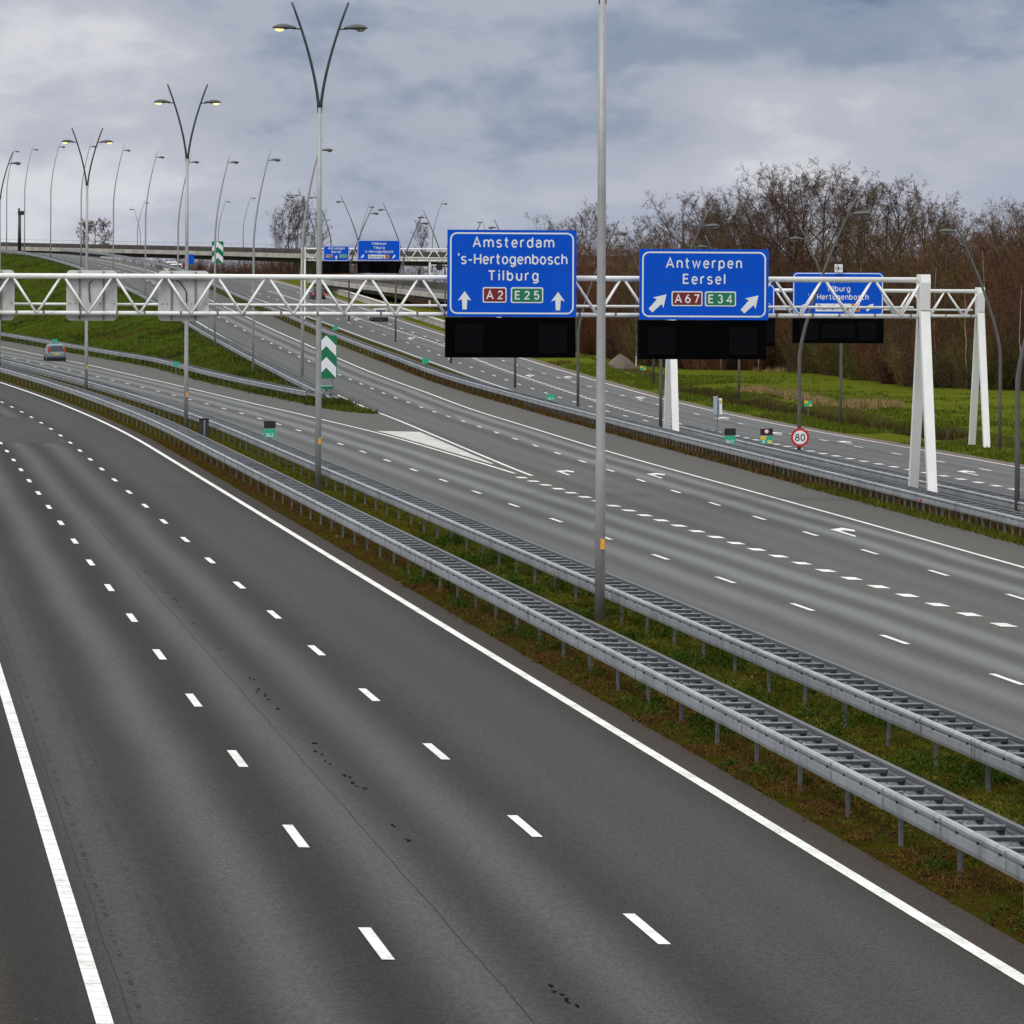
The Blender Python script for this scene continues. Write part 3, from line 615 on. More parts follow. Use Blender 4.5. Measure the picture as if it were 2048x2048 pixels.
for Y, x, z, lb in E3: bent_lamp('street_lamp', (x, Y, z), 12.7, 5.2, 2.7, lb, 'leaning lamp posts on the verge of the far carriageway', -1, (M['lamp_dark'], M['lamp_dark']), power=1.35, rad=.10, lit=False)
E4 = [(1150, -84.0, 14, -1, 'small distant lamp behind the flyover, left of the bare round tree'), (1120, -82.5, 15, 1, 'small distant lamp behind the flyover, leaning right beside a taller post'), (1050, -55.5, 15, 1, 'distant lamp above the flyover, crossing a taller lamp post'), (1100, -63.5, 15, 1, 'distant lamp on the flyover near the green chevron board'), (980, -44.5, 14, 1, 'distant lamp on the flyover left of the bare poplars'),
      (900, -27.0, 11, 1, 'distant lamp between the far blue signs, lower than its neighbours'), (860, -13.5, 11, 1, 'distant lamp behind the right corner of the far Tilburg sign'), (1000, 12.0, 7, 1, 'distant lamp between the Amsterdam sign and the nearest pole'), (950, -4.0, 9, -1, 'distant lamp over the Amsterdam sign, left of the bare tree')]
for Y, x, z, sd_, lb in E4: bent_lamp('street_lamp', (x, Y, z), 11.5, 4.5, 1.8, lb, 'small distant lamps beyond the flyover', sd_, (M['lamp'], M['lamp_arm']), power=1.5, rad=.11)

# ------------------------------------------------------------------ gantries
def gantry(label, xl, xr, Yl, Yr, ztop, zbot, left_leg, right_leg, zbase, nb, leg_w=.42):
    L = math.hypot(xr - xl, Yr - Yl); ang = math.atan2(Yr - Yl, xr - xl)
    t = thing('sign_gantry', label, 'sign gantry', (xr, Yr, zbase), ang, 'white lattice gantries over the motorway'); zt, zb = ztop - zbase, zbot - zbase
    m = MB(); m.tube([(-L, 0, zt), (-.25, 0, zt)], .105, 12); m.build('top_chord', M['white'], t, True)
    m = MB(); m.tube([(-L, 0, zb), (-.2, 0, zb)], .085, 12); 
    m.build('bottom_chord', M['white'], t, True)
    m = MB(); m.tube([(-L, 1.15, zb + .33), (-.2, 1.15, zb + .33)], .055, 8); m.build('rear_rail', M['white'], t, True)
    bay = L / nb; hx = bay / 2 - .07
    for plane, (yy, z0, rd) in enumerate(((0.0, zb, .052), (-.62, zb + .05, .034))):
        f = MB(); f.tube([(0, 0, 0), (hx, yy * -1, zt - zb)], rd, 8); up = f.mesh('brace', M['white'], True)
        f = MB(); f.tube([(0, yy * -1, zt - zb), (hx, 0, 0)], rd, 8); dn = f.mesh('brace', M['white'], True)
        for i in range(nb):
            x = -.35 - (nb - i) * bay + .35
            link('brace', dn, t, (x + .05, yy, zb)); link('brace', up, t, (x + bay / 2 + .02, yy, zb))
    for i in range(nb * 2):                      # clamps on the lower chord
        pass
    m = MB()
    for i in range(int(L / 1.28)): m.box((-.5 - i * 1.28 - (i % 3) * .12, 0, zb - .005), (.07, .19, .19))
    o = m.build('clamps', M['strut'], t); o['kind'] = 'stuff'
    def leg(x0):
        spread = 2.35
        for s in (-1, 1):
            m = MB(); w0, w1 = leg_w / 2, leg_w / 2 * 1.08
            top = zb + .25; vs = []
            for z, yc, w, d in ((.04, s * spread, w0, .16), (top, s * .22, w1, .20)):
                for sx, sy in ((-1, -1), (1, -1), (1, 1), (-1, 1)): vs.append((x0 + sx * w, yc + sy * d, z))
            m.add(vs, [(3, 2, 1, 0), (4, 5, 6, 7), (0, 1, 5, 4), (1, 2, 6, 5), (2, 3, 7, 6), (3, 0, 4, 7)]); m.build('leg', M['white'], t)
        m = MB(); w = leg_w / 2
        m.prismx([(-.47, zb + .25), (.47, zb + .25), (.58, zt - .1), (.5, zt + .22), (-.5, zt + .22), (-.58, zt - .1)], x0 - w * 1.06, x0 + w * 1.06); m.build('leg_head', M['white'], t)
    if right_leg: leg(0)
    if left_leg: leg(-L)
    return t
ga = gantry('white lattice gantry carrying the two big blue signs, one splayed leg at the right', -25.0, 15.98, 194.0, 197.6, 8.25, 6.84, False, True, -.5, 21, .35)
gb = gantry('white lattice gantry behind, carrying the sign with the aeroplane plate over the far carriageway', 8.75, 25.75, 278.6, 280.0, 7.75, 6.38, True, True, -.8, 9, .35)
gc = gantry('small distant white gantry with two small blue signs, in front of the flyover', -24.2, -1.5, 590, 590.5, 12.06, 10.72, True, True, 3.4, 12, .5)

# ------------------------------------------------------------------ lettering
def _arc(cx, cy, rx, ry, a0, a1, n=None):
    n = n or max(5, int(abs(a1 - a0) / 22)); return [(cx + rx * math.cos(R(a0 + (a1 - a0) * i / n)), cy + ry * math.sin(R(a0 + (a1 - a0) * i / n))) for i in range(n + 1)]
_o = lambda x=.26: _arc(x, .36, .26, .36, 0, 360)
_n = lambda x=0, w=.24: [(x, .38)] + _arc(x + w, .43, w, .29, 180, 0) + [(x + 2 * w, 0)]
GLYPH = {'A': (.74, [[(0, 0), (.37, 1), (.74, 0)], [(.13, .32), (.61, .32)]]), 'm': (.92, [[(0, 0), (0, .72)], _n(0, .23), _n(.46, .23)]), 's': (.45, [_arc(.23, .545, .205, .175, 28, 270) + _arc(.22, .185, .225, .185, 90, -152)]),
 't': (.34, [[(.12, .98), (.12, .2)] + _arc(.30, .2, .18, .2, 180, 275), [(-.03, .70), (.34, .70)]]), 'e': (.52, [[(.02, .375), (.505, .375)] + _arc(.26, .36, .25, .36, 4, 318)]), 'r': (.30, [[(0, 0), (0, .72)], [(0, .38)] + _arc(.25, .43, .25, .29, 180, 72)]),
 'd': (.52, [[(.52, 1), (.52, 0)], _o()]), 'a': (.48, [_arc(.24, .49, .23, .23, 155, 0) + [(.47, 0)], [(.47, .42), (.24, .42)] + _arc(.22, .21, .22, .21, 90, 280) + [(.38, .05), (.47, .17)]]), "'": (.06, [[(.02, 1.06), (.05, .82)]]), '-': (.36, [[(0, .38), (.36, .38)]]),
 'H': (.62, [[(0, 0), (0, 1)], [(.62, 0), (.62, 1)], [(0, .5), (.62, .5)]]), 'o': (.52, [_o()]), 'g': (.52, [_o(), [(.52, .72), (.52, -.06)] + _arc(.27, -.06, .25, .20, 0, -148)]), 'n': (.48, [[(0, 0), (0, .72)], _n()]), 'b': (.52, [[(0, 1), (0, 0)], _o()]),
 'c': (.45, [_arc(.26, .36, .26, .36, 46, 314)]), 'h': (.48, [[(0, 0), (0, 1)], _n()]), 'T': (.66, [[(0, .95), (.66, .95)], [(.33, .95), (.33, 0)]]), 'i': (.0, [[(0, 0), (0, .72)], [(0, .88), (0, 1.03)]]), 'l': (.0, [[(0, 0), (0, 1)]]),
 'u': (.48, [[(0, .72), (0, .29)] + _arc(.24, .29, .24, .29, 180, 360), [(.48, .72), (.48, 0)]]), 'w': (.76, [[(0, .72), (.19, .03), (.38, .68), (.57, .03), (.76, .72)]]), 'p': (.52, [[(0, .72), (0, -.28)], _o()]), 'E': (.50, [[(.50, .95), (0, .95), (0, .05), (.52, .05)], [(0, .52), (.45, .52)]]),
 'V': (.70, [[(0, 1), (.35, .02), (.70, 1)]]), 'v': (.52, [[(0, .72), (.26, .02), (.52, .72)]]), 'R': (.58, [[(0, 0), (0, .95), (.32, .95)] + _arc(.32, .71, .24, .24, 80, -80) + [(.32, .47), (0, .47)], [(.32, .47), (.60, 0)]]), 'N': (.62, [[(0, 0), (0, 1), (.62, 0), (.62, 1)]]),
 '0': (.54, [_arc(.27, .5, .27, .46, 0, 360)]), '1': (.22, [[(0, .78), (.22, .97), (.22, 0)]]), '2': (.54, [_arc(.27, .70, .25, .26, 165, -25) + [(.02, .05), (.56, .05)]]), '3': (.52, [_arc(.25, .73, .23, .23, 155, -88) + _arc(.25, .27, .27, .24, 84, -155)]), '4': (.58, [[(.42, 0), (.42, .97), (.0, .26), (.60, .26)]]),
 '5': (.52, [[(.49, .95), (.08, .95), (.05, .52)] + _arc(.26, .32, .27, .28, 128, -152)]), '6': (.54, [_arc(.27, .31, .27, .28, 0, 360), [(.02, .36), (.07, .62), (.20, .83), (.40, .97)]]), '7': (.54, [[(0, .95), (.53, .95), (.18, 0)]]), '8': (.54, [_arc(.27, .74, .21, .22, 0, 360), _arc(.27, .27, .27, .24, 0, 360)]), ',': (.05, [[(.04, .08), (0, -.14)]])}
def word(parent, txt, x, z, w, h, mat, y=-.012, name='lettering', bold=.075, sp=None):
    """road-sign lettering drawn with strokes: cap height h, total width w, from the left end of the baseline"""
    tot = sum(GLYPH[c][0] for c in txt) + 2 * bold; n = len(txt); s = (w / h - tot) / max(1, n - 1); s = min(.62, max(.24, s)); kx = w / (h * (tot + s * (n - 1)))
    m = MB(); cx = bold; k = 0
    for c in txt:
        gw, strokes = GLYPH[c]
        for st in strokes:
            P = [Vector(((cx + p[0]) * kx, p[1])) for p in st]; closed = (P[0] - P[-1]).length < 1e-4; N_ = len(P); L, Rr = [], []
            for i in range(N_):
                a = P[i] - P[i - 1] if i else (P[-1] - P[-2] if closed else P[1] - P[0]); q = P[i + 1] - P[i] if i < N_ - 1 else (P[1] - P[0] if closed else P[-1] - P[-2])
                a = a.normalized(); q = q.normalized(); na, nq = Vector((-a.y, a.x)), Vector((-q.y, q.x)); mm = na + nq; mm = mm.normalized() if mm.length > .3 else na; f = bold / max(.5, mm.dot(na)); L.append(P[i] + mm * f); Rr.append(P[i] - mm * f)
            yy = y - .0005 * (k % 6); k += 1; m.add([(x + p.x * h, yy, z + p.y * h) for p in L] + [(x + p.x * h, yy, z + p.y * h) for p in Rr], [(i, i + 1, N_ + i + 1, N_ + i) for i in range(N_ - 1)])
        cx += gw + s
    return m.build(name, mat, parent)
def plate(parent, name, poly, y0, y1, mat):
    m = MB(); m.prism(poly, y0, y1); return m.build(name, mat, parent)
def shield(parent, x0, z0, x1, z1, txt, mat, tw, th, b=.045):
    s = plate(parent, 'route_shield', rrect(x0, z0, x1, z1, .07), -.012, .0, M['signwhite'])
    plate(s, 'field', rrect(x0 + b, z0 + b, x1 - b, z1 - b, .05), -.018, -.0125, mat)
    word(s, txt, (x0 + x1 - tw) / 2, (z0 + z1 - th) / 2, tw, th, M['signwhite'], -.024, 'number', .08); return s
def arrow_part(parent, cx, cz, L, ang, W=None):
    W = W or L * .74; sh = L * .115; hd = L * .52
    P = [(0, L / 2), (W / 2, L / 2 - hd), (sh * 1.3, L / 2 - hd * .86), (sh, -L / 2), (-sh, -L / 2), (-sh * 1.3, L / 2 - hd * .86), (-W / 2, L / 2 - hd)]
    c, s = math.cos(ang), math.sin(ang); return plate(parent, 'arrow', [(cx + a * c + b * s, cz - a * s + b * c) for a, b in P], -.016, -.004, M['signwhite'])
def big_sign(label, x0, Y, ztop, w, h, border=.06, inset=.10, yaw=0.0, cat='road sign', square=True):
    t = thing('motorway_sign', label, cat, (x0, Y, ztop), yaw, 'blue direction signs on the gantries')
    m = MB(); m.prism([(0, -h), (w, -h), (w, 0), (0, 0)] if square else rrect(0, -h, w, 0, .14), 0, .09); m.build('panel', M['blue'], t)
    o, i = rrect(inset, -h + inset, w - inset, -inset, .27, 8), rrect(inset + border, -h + inset + border, w - inset - border, -inset - border, .21, 8)
    m = MB(); n = len(o); m.add([(p[0], -.006, p[1]) for p in o] + [(p[0], -.006, p[1]) for p in i], [(k, (k + 1) % n, (k + 1) % n + n, k + n) for k in range(n)]); m.build('border', M['signwhite'], t)
    m = MB()
    for zz in (-h * .45, -h * .73): m.box((w / 2, -.001, zz), (w - .02, .004, .012))
    m.box((w * .6, -.001, -h * .85), (.012, .004, h * .28)); m.build('panel_joints', plain('joint_blue', (.003, .045, .30), .5), t)
    return t
def vms(label, x0, Y, ztop, w, h, yaw=0.0, n=2, mid=False):
    t = thing('message_board', label, 'message board', (x0, Y, ztop), yaw, 'dark message boards under the blue signs')
    m = MB(); m.box((w / 2, .25, -h / 2), (w, .5, h)); m.build('case', M['black'], t)
    sq = h * .72
    for k in range(n):
        cx = w * (.18 if k == 0 else .82); s = plate(t, 'led_panel', rrect(cx - sq / 2, -h * .9 + .02, cx + sq / 2, -h * .9 + .02 + sq, .03), -.03, .001, M['led'])
        m = MB()
        for px in (-.13, .13):
            m.tube([(cx + px * sq * 1.3 + math.cos(a) * sq * .15, -.034, -h * .52 + math.sin(a) * sq * .2) for a in np.linspace(0, 2 * math.pi, 13)], .012, 4, False) if px > 0 else [m.tube([(cx - .16 - q * .16, -.034, -h * .52 - .2), (cx - .16 + q * .16, -.034, -h * .52 + .2)], .012, 4) for q in (-1, 1)]
        m.build('led_ring', M['ring'], s)
        m = MB()
        for a in (-1, 1):
            for b in (-1, 1): m.tube([(cx + a * sq * .43, -.032, -h * .52 + b * sq * .42), (cx + a * sq * .43, -.045, -h * .52 + b * sq * .42)], .022, 6)
        m.build('corner_lamps', M['led'], s)
    if mid: plate(t, 'text_panel', rrect(w * .32, -h * .8, w * .68, -h * .25, .02), -.02, .001, M['led'])
    else:
        m = MB(); m.box((w / 2, -.004, -h / 2), (.015, .01, h * .8)); m.box((w / 2, -.004, -h * .2), (w * .35, .01, .012)); m.box((w / 2, -.004, -h * .78), (w * .35, .01, .012)); m.build('door_seams', M['led'], t)
    return t
YW = R(4.9)
def gy(x): return 194.0 + (x + 25) * .0875 - 1.0
def small_print(t, x0, x1, z):
    m = MB(); x = x0
    while x < x1 - .03: q = .02 + .05 * random.random(); m.box((x + q / 2, -.008, z), (q, .002, .022)); x += q + .02 + (.05 if random.random() < .2 else 0)
    m.build('small_print', plain('print_pale', (.10, .20, .45), .5), t)
k = 1 / 52.3
s1 = big_sign('big blue sign reading Amsterdam, with two straight-up arrows, A2 and E25', -2.48, gy(-2.48), 10.10, 4.97, 3.33, yaw=YW)
for tx, a, b, z in (('Amsterdam', 50.4, 215, 34.5), ("'s-Hertogenbosch", 20.4, 241.7, 68.0), ('Tilburg', 81.4, 183.4, 101)): word(s1, tx, a * k, -z * k, (b - a) * k, 19.4 * k, M['signwhite'], bold=.078)
shield(s1, 71.3 * k, -146 * k, 119.3 * k, -115 * k, 'A2', M['sred'], 34 * k, 16.5 * k); shield(s1, 128 * k, -146.5 * k, 193 * k, -115 * k, 'E25', M['sgreen'], 49 * k, 16.5 * k)
arrow_part(s1, 35 * k, -141.5 * k, 37 * k, 0); arrow_part(s1, 223 * k, -142.5 * k, 37 * k, 0); small_print(s1, .3, .85, -3.15); small_print(s1, 4.05, 4.7, -3.15)
s2 = big_sign('blue sign reading Antwerpen Eersel with two slanting arrows, A67 and E34', 4.90, gy(4.90), 9.40, 5.0, 2.72, yaw=YW)
for tx, a, b, z in (('Antwerpen', 53, 207.5, 37.6), ('Eersel', 87.7, 173.8, 69.7)): word(s2, tx, a * k, -z * k, (b - a) * k, 19.4 * k, M['signwhite'], bold=.078)
shield(s2, 65 * k, -114.7 * k, 127.5 * k, -84.8 * k, 'A67', M['sred'], 50 * k, 16.5 * k); shield(s2, 132.5 * k, -115 * k, 195.6 * k, -85 * k, 'E34', M['sgreen'], 49 * k, 16.5 * k)
arrow_part(s2, 38.5 * k, -107.7 * k, 46 * k, R(44.5), 30 * k); arrow_part(s2, 225 * k, -109 * k, 46 * k, R(44.5), 30 * k); small_print(s2, .3, .9, -2.55); small_print(s2, 4.1, 4.75, -2.55)
vms('black message board under the Amsterdam sign', -2.53, gy(-2.53) - .02, 6.74, 5.0, 1.54, YW); vms('black message board under the Antwerpen sign', 4.88, gy(4.88) - .02, 6.66, 4.94, 1.50, YW)
def tilburg(label, x0, Y, ztop, sc_=1.0):
    q = 1 / 36.6 * sc_; t = big_sign(label, x0, Y, ztop, 181.5 * q, 88 * q, .05, .03, square=False)
    for tx, a, b, z in (('Veldhoven', 60, 122, 20), ('Tilburg', 67.6, 115, 37.6), ("'s-Hertogenbosch", 30.5, 152, 54)): word(t, tx, a * q, -z * q, (b - a) * q, 10.3 * q, M['signwhite'], bold=.078)
    w_ = plate(t, 'ring_road_plate', rrect(45.6 * q, -78 * q, 117 * q, -62.5 * q, .03), -.014, -.002, M['signwhite']); word(w_, 'Randweg', 50 * q, -74.5 * q, 62 * q, 9.5 * q, M['ink'], -.02, bold=.085)
    o_ = plate(t, 'number_plate', rrect(117.3 * q, -78 * q, 135 * q, -62.5 * q, .03), -.014, -.002, M['orange']); word(o_, 'N2', 119.5 * q, -74.5 * q, 13.5 * q, 9.5 * q, M['ink'], -.02, bold=.085)
    for cx in (22.5, 155): arrow_part(t, cx * q, -69.5 * q, 20 * q, R(44), 12.5 * q)
    return t
def antw(label, x0, Y, ztop, w=3.02, h=1.78):
    t = big_sign(label, x0, Y, ztop, w, h, .05, .03, square=False)
    word(t, 'Antwerpen', w * .18, -h * .24, w * .64, .27, M['signwhite'], bold=.085); word(t, 'Eersel', w * .32, -h * .47, w * .36, .27, M['signwhite'], bold=.085)
    shield(t, w * .08, -h * .80, w * .37, -h * .57, 'A67', M['sred'], w * .22, .24, .02); shield(t, w * .63, -h * .80, w * .92, -h * .57, 'E34', M['sgreen'], w * .22, .24, .02); arrow_part(t, w * .5, -h * .76, .5, 0); return t
tilburg('blue sign with Tilburg and a Randweg plate, seen through the white lattice', 15.35, 278.2, 8.75)
t = thing('airport_sign', 'small white plate with a black aeroplane, on top of the Tilburg sign', 'road sign', (17.62, 278.0, 8.755)); m = MB(); m.box((.22, .02, .22), (.44, .03, .44)); m.build('plate', M['signwhite'], t)
m = MB()
for pl in ([(.38, .215), (.40, .225), (.38, .235), (.08, .24), (.05, .225), (.08, .21)], [(.26, .23), (.17, .40), (.14, .40), (.19, .23)], [(.26, .22), (.17, .05), (.14, .05), (.19, .22)], [(.11, .23), (.07, .30), (.05, .30), (.07, .225), (.05, .15), (.07, .15)]): m.prism(pl, -.006, .003)
m.build('aeroplane', M['ink'], t)
vms('black message board under the Tilburg sign, behind the dark lamp post', 15.35, 278.1, 6.30, 4.98, 1.42, 0, 2, True)
antw('blue sign almost hidden behind the Antwerpen sign, only its right edge showing', 11.33, 278.0, 8.10, 3.02, 1.85); vms('black message board almost hidden behind the board of the Antwerpen sign', 11.33, 277.9, 6.24, 3.05, 1.55)
tilburg('small distant blue sign with Tilburg, on the far gantry', -17.9, 588.5, 13.1); antw('smallest distant blue sign, left one on the far gantry', -21.85, 588.5, 12.42)
vms('small black board under the distant Tilburg sign', -17.9, 588.4, 10.58, 5.0, 1.32); vms('small black board under the smallest distant sign', -21.85, 588.4, 10.60, 3.0, 1.32)
# backs of the lane signals for the oncoming lanes
for px, lb in ((-20.0, 'grey back of the lane signal cut off by the left edge'), (-16.1, 'grey back of the lane signal in the middle of the three'), (-12.6, 'grey back of the lane signal nearest the Amsterdam sign')):
    Y = gy(px) + 1.0 + .16; t = thing('lane_signal', lb, 'lane signal', (px, Y, 6.5), YW, 'lane signals for oncoming traffic, seen from behind')
    m = MB(); m.prism(rrect(-.97, .05, .97, 1.98, .17), 0, .30); m.build('case', M['grey_panel'], t)
    for sx in (-.46, .46): m = MB(); m.box((sx, -.03, 1.02), (.06, .06, 1.86)); m.build('strut', M['strut'], t)
    s = -1 if px < -14 else 1
    m = MB(); m.tube([(s * .12, -.06, .75), (s * .10, -.07, 1.2), (s * .06 - s * .2, -.07, 1.55), (-s * .28, -.06, 1.6)][::1] if s > 0 else [(-.06, -.06, .75), (-.10, -.07, 1.2), (-.10, -.07, 1.48), (.02, -.06, 1.58)], .022, 6); m.build('cable', M['ink'], t, True)
    m = MB()
    for bx in (-.82, -.62, .3, .86): m.tube([(bx, -.02, .70), (bx, .01, .70)], .03, 6)
    m.build('bolts', M['strut'], t)
# ------------------------------------------------------------------ small signs and roadside things
def marker(label, loc, face='plain', w=.52, post=True, rz=0.0, board=False, zb=.75, txt=None):
    t = thing('distance_marker', label, 'distance marker', loc, rz, 'green hectometre markers')
    m = MB(); m.box((0, .03, zb / 2 - .1), (.05, .05, zb + .3)); m.build('post', M['galv_dark'], t)
    m = MB(); m.prism(rrect(-w / 2, zb, w / 2, zb + .40, .03), -.012, .012); m.build('plate', M['teal'], t)
    if txt: word(t, txt, -w * .36, zb + .05, w * .66, .15, M['signwhite'], -.016, bold=.085)
    if face == 'mixed':
        m = MB(); m.prism([(-w / 2, zb + .22), (-.02, zb + .22), (-.02, zb + .39), (-w / 2 + .01, zb + .39)], -.016, -.0125); m.prism([(.06, zb + .02), (w / 2 - .02, zb + .02), (w / 2 - .02, zb + .16), (.06, zb + .16)], -.016, -.0125); m.build('yellow_fields', M['yellow'], t)
    if board:
        m = MB(); m.box((0, 0, zb + .60), (w, .03, .34)); m.build('upper_board', M['ink'], t)
    return t
marker('small green marker on the rail beyond the pale blue car', (-48.13, 536.1, .9)); marker('small green marker on the embankment rail, right of the pale blue car', (-28.54, 432.6, .15))
marker('green marker with a black board above, on the lamp strip left of the forked lamp', (XN(238, 18.12), 238.0, .05), w=.54, board=True, txt='36,2')
marker('small green marker right of the green chevron board, on the ramp rail', (-18.2, 524.3, 2.5)); marker('green marker on the ramp rail left of the Amsterdam board', (-7.3, 431, .55), w=.6); marker('green marker on the ramp rail right of the Amsterdam board', (2.6, 337.1, -.4), w=.58, txt='164')
marker('green marker with a tilted black board, left of two beside the round 80 sign', (10.78, 250.7, -.6), w=.56, board=True, zb=.8, txt='164,2')
b_ = marker('green and yellow marker with a black board and tiny round sign, beside the 80 sign', (12.59, 250.96, -.6), 'mixed', w=.62, board=True, zb=.8, txt='80')
m = MB(); m.tube([(0, -.018, 1.42), (0, -.026, 1.42)], .12, 20); d_ = m.build('round_sign', M['red'], b_); m = MB(); m.tube([(0, -.028, 1.42), (0, -.032, 1.42)], .09, 20); m.build('white_disc', M['signwhite'], d_)
marker('green and yellow marker on the grass right of the sand heap', (12.54, 485.6, -.85), 'mixed', w=.55); marker('green and yellow marker on the grass above the round 80 sign', (19.93, 341.9, -.85), 'mixed', w=.54)
# 80 sign on its lamp post
t = thing('speed_limit_sign', 'round red and white sign reading 80 on the dark lamp post', 'speed sign', (13.82, 243.6, .75)); rr = .445
m = MB(); m.tube([(0, .03, 0), (0, 0, 0)], rr, 40); m.build('ring', M['red'], t); m = MB(); m.tube([(0, -.003, 0), (0, -.009, 0)], rr * .74, 40); m.build('disc', M['signwhite'], t)
word(t, '80', -.245, -.165, .49, .33, M['ink'], -.014, 'number', .075)
m = MB(); m.box((0, .07, .2), (.10, .10, .05)); m.box((0, .07, -.2), (.10, .10, .05)); m.build('clamp', M['galv_dark'], t)
def chevrons(name, label, loc, w, h, zb, rz, post2=True, group='green chevron boards'):
    t = thing(name, label, 'chevron board', loc, rz, group)
    m = MB(); m.box((0, .03, zb + h / 2), (w, .05, h)); m.build('board', M['bgreen'], t)
    th = h * .245
    for k in range(2):
        z = zb + h * (.235 + k * .5)
        m = MB(); m.prism([(-w * .465, z - h * .22), (0, z + h * .02), (w * .465, z - h * .22), (w * .465, z - h * .22 + th), (0, z + h * .02 + th), (-w * .465, z - h * .22 + th)], -.006, .004); m.build('chevron', M['signwhite'], t)
    for sx in ((-.3 * w, .3 * w) if post2 else (0,)):
        m = MB(); m.tube([(sx, .09, -.2), (sx, .09, zb + h)], .04, 8); m.build('post', M['galv_dark'], t)
    return t
chevrons('chevron_board', 'green board with two white chevrons, just right of the forked lamp pole', (-12.98, 356.2, -.25), 1.5, 3.02, 1.62, R(4))
chevrons('chevron_board', 'distant green board with two white chevrons, behind a lamp post on the left', (-38.2, 660, 6.6), 1.52, 2.85, 4.0, R(6))
t = thing('crash_cushion', 'rounded green crash cushion with white chevron at the tip of the gore rails', 'crash cushion', (-13.35, 361.5, -.25))
m = MB(); P = [(math.cos(a) * .62, -math.sin(a) * .8) for a in np.linspace(0, math.pi, 13)] + [(-.62, 3.2), (.62, 3.2)]; n = len(P)
m.add([(x, y, .08) for x, y in P] + [(x * .96, y * .96, .98) for x, y in P], [tuple(range(n))[::-1], tuple(range(n, 2 * n))] + [(i, (i + 1) % n, (i + 1) % n + n, i + n) for i in range(n)]); m.build('body', M['bgreen'], t, False)
m = MB()
for s in (-1, 1):
    q = [(s * (.02 + .58 * u), -.84 * math.cos(math.asin(min(.97, .02 + .58 * u / .62 * .62))) - .02 if False else -.83 * math.sqrt(max(0, 1 - ((.02 + .58 * u) / .64) ** 2)) - .012, u) for u in np.linspace(0, 1, 6)]
    for a, b in zip(q[:-1], q[1:]): 
        za, zb_ = .80 - a[2] * .62, .80 - b[2] * .62; m.add([(a[0], a[1], za), (b[0], b[1], zb_), (b[0], b[1], max(.1, zb_ - .3)), (a[0], a[1], za - .3)], [(0, 1, 2, 3)])
m.build('chevron', M['signwhite'], t)
t = thing('roadside_cabinet', 'black cabinet with a pale stripe on the lamp strip, behind the near rail', 'cabinet', (-15.95, 264.0, 0), R(5)); m = MB(); m.box((0, 0, .48), (.50, .40, .96)); m.box((0, 0, .98), (.56, .46, .05)); m.build('case', M['pbox'], t); m = MB(); m.box((.02, -.206, .50), (.07, .012, .80)); m.build('stripe', M['galv'], t); m = MB(); m.box((-.16, -.206, .55), (.03, .02, .12)); m.build('handle', M['galv_dark'], t)
for lc, lb in (((16.08, 411.1, -.9), 'dark short stake in the grass near the straw ditch'), ((24.95, 291.0, -.9), 'dark leaning stake in the grass left of the rear gantry legs')):
    t = thing('marker_stake', lb, 'stake', lc); m = MB(); m.tube([(-.02, 0, 0), (.02, 0, .72), (.03, 0, .76)], [.055, .05, .03], 6); m.build('stake', M['wood'], t)
t = thing('marker_post', 'slim white post beside the sand heap', 'marker post', (13.47, 551, -.9)); m = MB(); m.box((0, 0, .6), (.13, .08, 1.25), 0, (.7, .7)); m.build('post', M['signwhite'], t)
t = thing('edge_signs', 'pair of narrow road signs seen almost edge-on, behind the guard rail', 'road sign', (11.0, 272.0, -.6)); m = MB(); m.tube([(0, 0, -.1), (0, 0, 2.75)], .03, 8); m.build('post', M['galv_dark'], t)
m = MB(); m.box((-.10, .02, 2.2), (.12, .55, .95), R(8)); m.build('sign_plate', plain('plate_pale_blue', (.30, .38, .48), .5), t); m = MB(); m.box((.14, -.02, 2.15), (.14, .55, .85), R(8)); p_ = m.build('sign_plate', M['signwhite'], t); m = MB(); m.box((.16, -.31, 2.42), (.12, .02, .16)); m.build('yellow_mark', M['yellow'], p_)
t = thing('direction_sign', 'distant small blue sign with white arrow, under the flyover', 'road sign', (-46.9, 742, 7.6)); m = MB(); m.box((0, 0, 3.9), (1.05, .05, 1.45)); m.build('panel', M['blue'], t); arrow_part(t, 0, 3.75, 1.0, 0, .8); m = MB(); m.box((0, .06, 1.6), (.08, .08, 3.4)); m.build('post', M['galv_dark'], t)
t = thing('camera_mast', 'black mast with a camera head, above the flyover at the left', 'camera mast', (-91.5, 945, 12.6)); m = MB(); m.tube([(0, 0, 0), (0, 0, 8.2)], [.36, .26], 10); m.build('pole', M['ink'], t, True); m = MB(); m.box((.35, 0, 8.3), (1.3, .5, .75)); m.box((-.1, 0, 8.9), (.3, .3, .6)); m.build('camera_head', M['ink'], t)
t = thing('signal_mast', 'distant pale mast with two black round signals left of the Amsterdam sign', 'traffic signal', (-9.8, 690, 4.6)); m = MB(); m.tube([(-1.35, 0, 0), (-1.35, 0, 6.4)], .14, 8); m.box((.1, 0, 6.0), (3.2, .12, .14)); m.build('mast', M['white'], t)
for xx in (-.05, 1.45):
    m = MB(); m.tube([(xx, -.2, 5.75), (xx, .05, 5.75)], .48, 20); m.build('signal_head', M['ink'], t)

